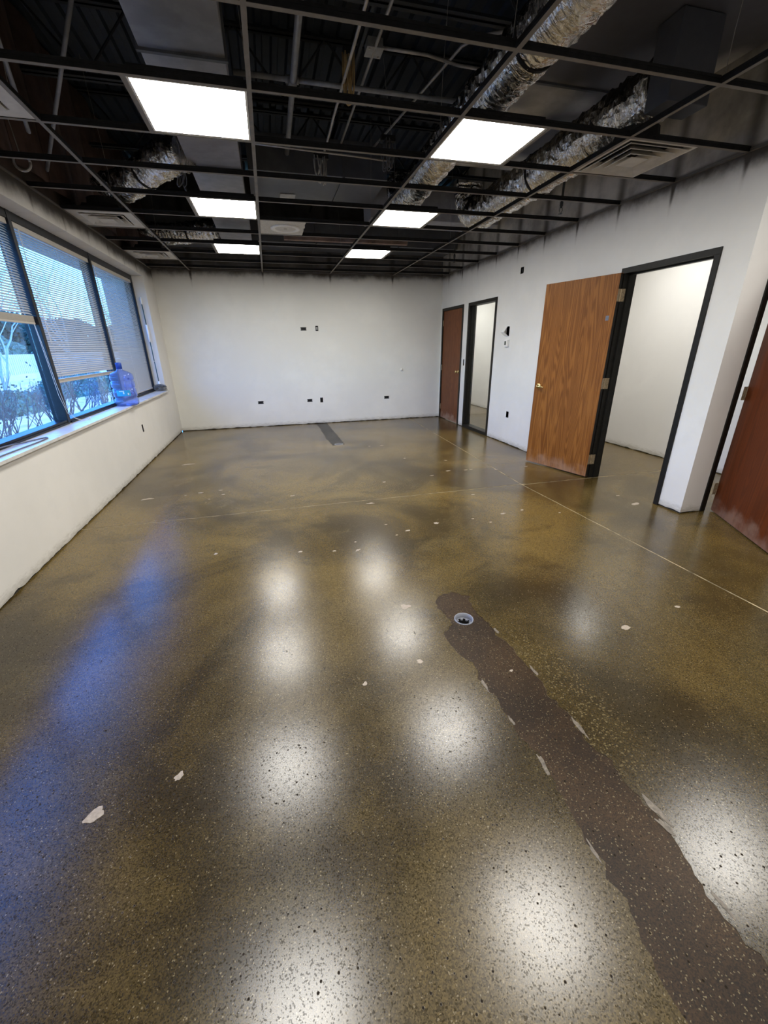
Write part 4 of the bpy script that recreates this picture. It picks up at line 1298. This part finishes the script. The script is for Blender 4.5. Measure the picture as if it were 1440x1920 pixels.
# door 3: mahogany leaf at the right picture edge
d3 = struct(empty('door_3', ((D3[0] + D3[1]) / 2, YN, 0)), 'mahogany red door with dark steel frame at right picture edge')
jamb_frame(d3, 'y', YN, 0.12, D3[0], D3[1], DT, 'frame')
a3 = math.atan2(-1.032 + 0.223, 3.385 - 3.83)
b = MB(); b.box((0.0, 0.0, 0.012), (0.925, 0.044, 2.128), 0.002); lf3 = leaf(d3, b, 'mahogany', (3.825, YN - 0.02, 0), a3, 'mahogany red leaf swung open into the room')
lever(lf3, 0.86, 1.0, 0.0, -1)
for z in (0.22, 1.07, 1.93):
    q = Matrix.Rotation(-a3, 2) @ Vector((-1, 0.15))
    hinge(lf3, (0.0, 0.004), (q.x, q.y, 0), (0.0, 1.0, 0), z)
    b = MB()
    p = Vector((0, 0.004)) + Vector(q[:]).normalized() * 0.03
    r_ = Vector(q[:]).normalized() * 0.03
    b.box((p.x - 0.002, p.y - 0.002, z - 0.05), (p.x + 0.002, p.y + 0.002, z + 0.05)); b.build('hinge_pin', M['hinge'], lf3)

# ================================================================== WALL FITTINGS
def elbox(label, axis, c0, s, u0, u1, z0, z1, dev=None, group='bare recessed outlet boxes'):
    """an empty steel outlet box let into the wall (s = direction into the wall)"""
    def P(u, d, z):
        return (c0 + s * d, u, z) if axis == 'x' else (u, c0 + s * d, z)
    t = thing('outlet_box', label, 'outlet box', P((u0 + u1) / 2, 0, z0), group=group)
    b = MB()
    dp = 0.045
    q = [(u0, z0), (u1, z0), (u1, z1), (u0, z1)]
    for i in range(4):
        a, c = q[i], q[(i + 1) % 4]
        b.poly([P(a[0], 0.001, a[1]), P(c[0], 0.001, c[1]), P(c[0], dp, c[1]), P(a[0], dp, a[1])])
    b.poly([P(u, dp, z) for u, z in q])
    b.build('box', M['steel_box'], t)
    b = MB()
    um, zm = (u0 + u1) / 2, (z0 + z1) / 2
    hor = (u1 - u0) > (z1 - z0)
    for sg in (-1, 1):
        if hor:
            e = u0 if sg < 0 else u1
            b.box(P(e, 0.002, zm - 0.010), P(e - sg * 0.012, 0.005, zm + 0.010))
        else:
            e = z0 if sg < 0 else z1
            b.box(P(um - 0.010, 0.002, e), P(um + 0.010, 0.005, e - sg * 0.010))
    b.build('mounting_ear', M['grey_metal'] if hor else M['steel_box'], t)
    if dev:
        b = MB()
        w, h = (u1 - u0) * 0.28, (z1 - z0) * 0.25
        b.box(P(um - w, 0.004, zm - h), P(um + w, 0.03, zm + h), 0.002)
        b.build('device', M[dev], t)
    return t
lb = ['left of the two open outlet boxes high on the back wall', 'upright grey outlet box, right of the two high on the back wall', 'leftmost low open outlet box on the back wall', 'horizontal low outlet box at the middle of the back wall', 'upright low outlet box at the middle of the back wall', 'rightmost low open outlet box on the back wall']
for i, q in enumerate(BOX_B):
    elbox(lb[i], 'y', YB, 1, *q, dev={1: 'grey_metal', 4: 'tee_web'}.get(i))
elbox('open black outlet box low under the window sill', 'x', XL, -1, *BOX_L[0], dev='tee_web')
elbox('small open outlet box high on the right wall near ceiling', 'x', XR, 1, *BOX_R[0], dev='tee_web')
elbox('open black outlet box low on right wall beside oak door', 'x', XR, 1, *BOX_R[1])
elbox('small open switch box between far door and sidelight', 'x', XR, 1, *BOX_R[2])
t = elbox('open wall box with lifted white cover above the thermostat', 'x', XR, 1, *BOX_R[3])
t['group'] = 'lifted cover box'
b = MB()
for (p, q) in (((XR - 0.004, 3.18, 1.74), (XR - 0.050, 3.20, 1.655)), ((XR - 0.050, 3.20, 1.655), (XR - 0.012, 3.14, 1.60))):
    b._new([(p[0], p[1] - 0.05, p[2]), (p[0], p[1] + 0.05, p[2]), (q[0], q[1] + 0.05, q[2]), (q[0], q[1] - 0.05, q[2]),
            (p[0] - 0.006, p[1] - 0.05, p[2] + 0.003), (p[0] - 0.006, p[1] + 0.05, p[2] + 0.003), (q[0] - 0.006, q[1] + 0.05, q[2] + 0.003), (q[0] - 0.006, q[1] - 0.05, q[2] + 0.003)],
           [(0, 1, 2, 3), (4, 5, 6, 7), (0, 1, 5, 4), (1, 2, 6, 5), (2, 3, 7, 6), (3, 0, 4, 7)])
o = b.build('cover_plate', M['white_plastic'], t)
t = thing('thermostat', 'white wall thermostat with small grey display beside sidelight', 'thermostat', (XR, 3.115, 1.44))
b = MB(); b.box((XR - 0.006, 3.055, 1.445), (XR - 0.0005, 3.175, 1.555), 0.002); b.box((XR - 0.030, 3.065, 1.452), (XR - 0.006, 3.165, 1.548), 0.005); b.build('case', M['white_plastic'], t)
b = MB(); b.box((XR - 0.0312, 3.105, 1.475), (XR - 0.0300, 3.150, 1.530)); b.build('display', M['lcd'], t)
t = thing('pipe_stub', 'tiny round white pipe stub on back wall near far door', 'pipe', (2.627, YB, 1.02))
b = MB(); b.lathe([(0.0, -0.002), (0.030, -0.002), (0.028, -0.006), (0.016, -0.008), (0.014, -0.040), (0.009, -0.041), (0.009, -0.010)], (2.627, YB, 1.021), 20, 'y'); b.build('escutcheon', M['white_plastic'], t, True)
b = MB(); b.disc((2.627, YB - 0.012, 1.021), 0.0095, 12, 'y'); b.build('opening', M['inner_dark'], t)

# ---- floor drain and cleanout
t = thing('floor_drain', 'round grey plastic floor drain at the end of trench strip', 'drain', (DR[0], DR[1], 0))
b = MB(); b.lathe([(0.0555, -0.02), (0.0555, 0.0015), (0.053, 0.0025), (0.0505, 0.0015), (0.0495, -0.03)], (*DR, 0), 36); b.build('rim', M['pvc'], t, True)
b = MB(); b.lathe([(0.0495, -0.029), (0.0465, -0.030), (0.046, -0.033)], (*DR, 0), 36); b.slot = 1; b.lathe([(0.046, -0.033), (0.0455, -0.16)], (*DR, 0), 36); b.build('pipe_ledge', [M['pvc'], M['inner_dark']], t, True)
for k in range(9):
    a = 2 * PI * k / 9
    b = MB()
    c, s = math.cos(a), math.sin(a)
    tx, ty = -s, c
    V = []
    for z in (-0.032, -0.040):
        for rr, w in ((0.046, 0.0080), (0.036, 0.0060)):
            for sg in (-1, 1):
                V.append((DR[0] + c * rr + tx * w * sg, DR[1] + s * rr + ty * w * sg, z))
    b._new(V, [(0, 1, 3, 2), (4, 5, 7, 6), (0, 1, 5, 4), (2, 3, 7, 6), (0, 2, 6, 4), (1, 3, 7, 5)])
    b.build('tab', M['pvc'], t)
b = MB(); b.disc((*DR, -0.155), 0.0455, 24); b.build('pipe_bottom', M['inner_dark'], t)
t = thing('floor_cleanout', 'small round grey cleanout cover in floor near back wall', 'cover', (0.905, 3.70, 0))
b = MB(); b.lathe([(0.072, -0.002), (0.072, 0.0015), (0.069, 0.0025), (0.060, 0.0025), (0.058, 0.0005)], (0.905, 3.70, 0), 28); b.build('ring', M['grey_metal'], t, True)
b = MB(); b.disc((0.905, 3.70, 0.0006), 0.0585, 28); b.box((0.885, 3.694, 0.0006), (0.925, 3.706, 0.004), 0.001); b.build('plug', M['cable'], t)

# ================================================================== OUTSIDE
GZ = -0.10
b = MB()
N = 24
for i in range(N):
    for j in range(N):
        x0, x1 = -2.43 - 80 * (i / N) ** 2, -2.43 - 80 * ((i + 1) / N) ** 2
        y0, y1 = -40 + 140 * j / N, -40 + 140 * (j + 1) / N
        b.poly([(x0, y0, GZ), (x1, y0, GZ), (x1, y1, GZ), (x0, y1, GZ)])
bmesh.ops.remove_doubles(b.bm, verts=b.bm.verts[:], dist=1e-4)
struct(b.build('ground', M['lawn']), 'pale winter lawn outside the window')
b = MB(); b.box((-17.5, -40, GZ), (-14.5, 100, GZ + 0.02)); struct(b.build('pavement', M['road']), 'pale pavement strip beyond the lawn')

def branchy(label, name, base, height, stems, seed, mat, r0, spread, depth, catg, group, leaf=0, leafmat='leaf'):
    rg = random.Random(seed)
    t = thing(name, label, catg, base, group=group)
    b = MB()
    tips = []
    def grow(p, d, L, r, lev):
        pts = [p]
        q = p.copy()
        dd = d.copy()
        n = 3
        for i in range(n):
            dd = (dd + Vector((rg.uniform(-.18, .18), rg.uniform(-.18, .18), rg.uniform(-.02, .12)))).normalized()
            q = q + dd * (L / n)
            pts.append(q.copy())
        b.tube([v[:] for v in pts], r, 5 if lev < 2 else 3, False, [r * (1 - 0.35 * i / n) for i in range(n + 1)])
        if lev < depth:
            for i in range(rg.choice((2, 3, 3))):
                nd = (dd + Vector((rg.uniform(-1, 1), rg.uniform(-1, 1), rg.uniform(-.2, .6))) * spread).normalized()
                grow(pts[rg.choice((2, 3, 3))].copy(), nd, L * rg.uniform(.55, .8), r * 0.6, lev + 1)
        else:
            tips.append(q)
    for k in range(stems):
        a = rg.uniform(0, 2 * PI)
        d = Vector((math.cos(a) * spread * .6, math.sin(a) * spread * .6, 1)).normalized()
        grow(Vector(base) + Vector((rg.uniform(-.05, .05), rg.uniform(-.05, .05), 0)) * stems * .5, d, height * rg.uniform(.32, .42), r0 * rg.uniform(.7, 1.1), 0)
    b.build('branches', M[mat], t)
    if leaf:
        b = MB()
        for k in range(leaf):
            q = rg.choice(tips) + Vector((rg.gauss(0, .05), rg.gauss(0, .05), rg.gauss(0, .05)))
            u = Vector((rg.uniform(-1, 1), rg.uniform(-1, 1), rg.uniform(-1, 1))).normalized() * 0.018
            v = u.orthogonal().normalized() * 0.012
            b.poly([(q - u)[:], (q + v)[:], (q + u)[:], (q - v)[:]])
        b.build('leaves', M[leafmat], t, kind='stuff')
    return t
SH = [(-3.2, 2.2, 1.35), (-3.35, 3.25, 1.30), (-3.15, 4.25, 1.35), (-3.4, 5.3, 1.30), (-3.2, 6.4, 1.15), (-3.4, 0.9, 1.35)]
for i, (xx, yy, hh) in enumerate(SH):
    branchy(['bare many stemmed shrub outside at the left picture edge', 'bare many stemmed shrub outside left of the first mullion', 'bare shrub outside behind the second blind', 'bare shrub outside behind the water bottle', 'bare shrub outside behind the third blind', 'bare shrub outside before the picture edge', 'bare shrub outside far before the picture edge'][i],
            'bare_shrub', (xx, yy, GZ), hh, 6, 20 + i, 'bark', 0.019, 0.42, 4, 'shrub', 'bare shrubs under the window', leaf=160)
def bush(label, name, c, rad, n, mat, seed, size, catg='bush', group=None, trunk=False):
    rg = random.Random(seed)
    t = thing(name, label, catg, (c[0], c[1], GZ), group=group)
    b = MB()
    for k in range(n):
        u = Vector((rg.gauss(0, 1), rg.gauss(0, 1), rg.gauss(0, 1))).normalized()
        f = 1 - 0.25 * rg.random() ** 2 + 0.22 * noise.noise(u * 2.2 + Vector((seed, 0, 0)))
        q = Vector((c[0] + u.x * rad[0] * f, c[1] + u.y * rad[1] * f, max(GZ + 0.02, c[2] + u.z * rad[2] * f)))
        d = Vector((rg.uniform(-1, 1), rg.uniform(-1, 1), rg.uniform(-1, 1))).normalized() * size
        e = d.orthogonal().normalized() * size * 0.55
        b.poly([(q - d)[:], (q + e)[:], (q + d)[:], (q - e)[:]])
    b.build('foliage', M[mat], t, kind='stuff')
    b = MB(); b.tube([(c[0], c[1], GZ), (c[0] + 0.05, c[1], c[2] * 0.6), (c[0], c[1], c[2])], 0.08, 7, True, [rad[0] * .06 + .02, rad[0] * .05 + .015, .02]); b.build('trunk', M['bark'], t)
    return t
bush('pale rounded clipped bush seen outside under the raised blind', 'clipped_bush', (-21.5, 38.5, 1.3), (1.6, 4.6, 1.45), 6000, 'leaf', 1, 0.16)
bush('low green hedge mound seen outside below the second blind', 'clipped_bush', (-7.6, 17.2, 0.1), (1.1, 2.6, 0.55), 4000, 'leaf', 2, 0.09)
bush('low green hedge mound outside beyond the bare shrubs', 'clipped_bush', (-7.4, 11.0, 0.0), (1.0, 2.0, 0.45), 3000, 'leaf', 3, 0.07)
TR = [(-28, 40, 3.2, 4.4), (-27, 51, 3.3, 4.4), (-27, 62, 2.6, 4.4), (-28, 74, 3.4, 5), (-26, 87, 3.0, 5), (-28, 29, 3.2, 4.2)]
for i, (xx, yy, rz, ry) in enumerate(TR):
    bush(['dark evergreen tree far outside behind the raised blind', 'second dark evergreen from the left far outside', 'third dark evergreen from the left far outside', 'fourth dark evergreen from the left far outside', 'rightmost dark evergreen far outside', 'dark evergreen far outside beyond the picture edge'][i],
         'evergreen_tree', (xx, yy, 2.6), (3.2, ry, rz), 6000, 'needle', 10 + i, 0.30, 'tree', 'evergreen trees far outside')
BT = [(-10.8, 18.2, 5.5), (-11.5, 28, 6.5), (-10.0, 34.5, 6.0), (-15, 55, 7.5)]
for i, (xx, yy, hh) in enumerate(BT):
    branchy(['pale bare tree outside behind the raised blind', 'pale bare tree outside behind the second blind', 'pale bare tree outside right of the second mullion', 'pale bare tree farthest to the right outside'][i],
            'bare_tree', (xx, yy, GZ), hh, 2, 60 + i, 'pale_bark', 0.09, 0.6, 5, 'tree', 'bare trees outside')
t = thing('picket_fence', 'pale upright board fence far outside beyond the lawn', 'fence', (-18.5, 20, GZ))
b = MB(); b.box((-18.5, -10, 0.25), (-18.45, 80, 0.33)); b.build('rail', M['fence'], t)
b = MB(); b.box((-18.5, -10, 0.85), (-18.45, 80, 0.93)); b.build('rail', M['fence'], t)
b = MB(); b.box((-18.45, 0, GZ), (-18.42, 0.22, 1.30), 0.004); pk = b.build('picket', M['fence'], None)
pk.parent = t; pk.location = (18.5, -20, -GZ)
for k in range(1, 280):
    share(pk, 'picket', (18.5, -20 + k * 0.28, -GZ), t)
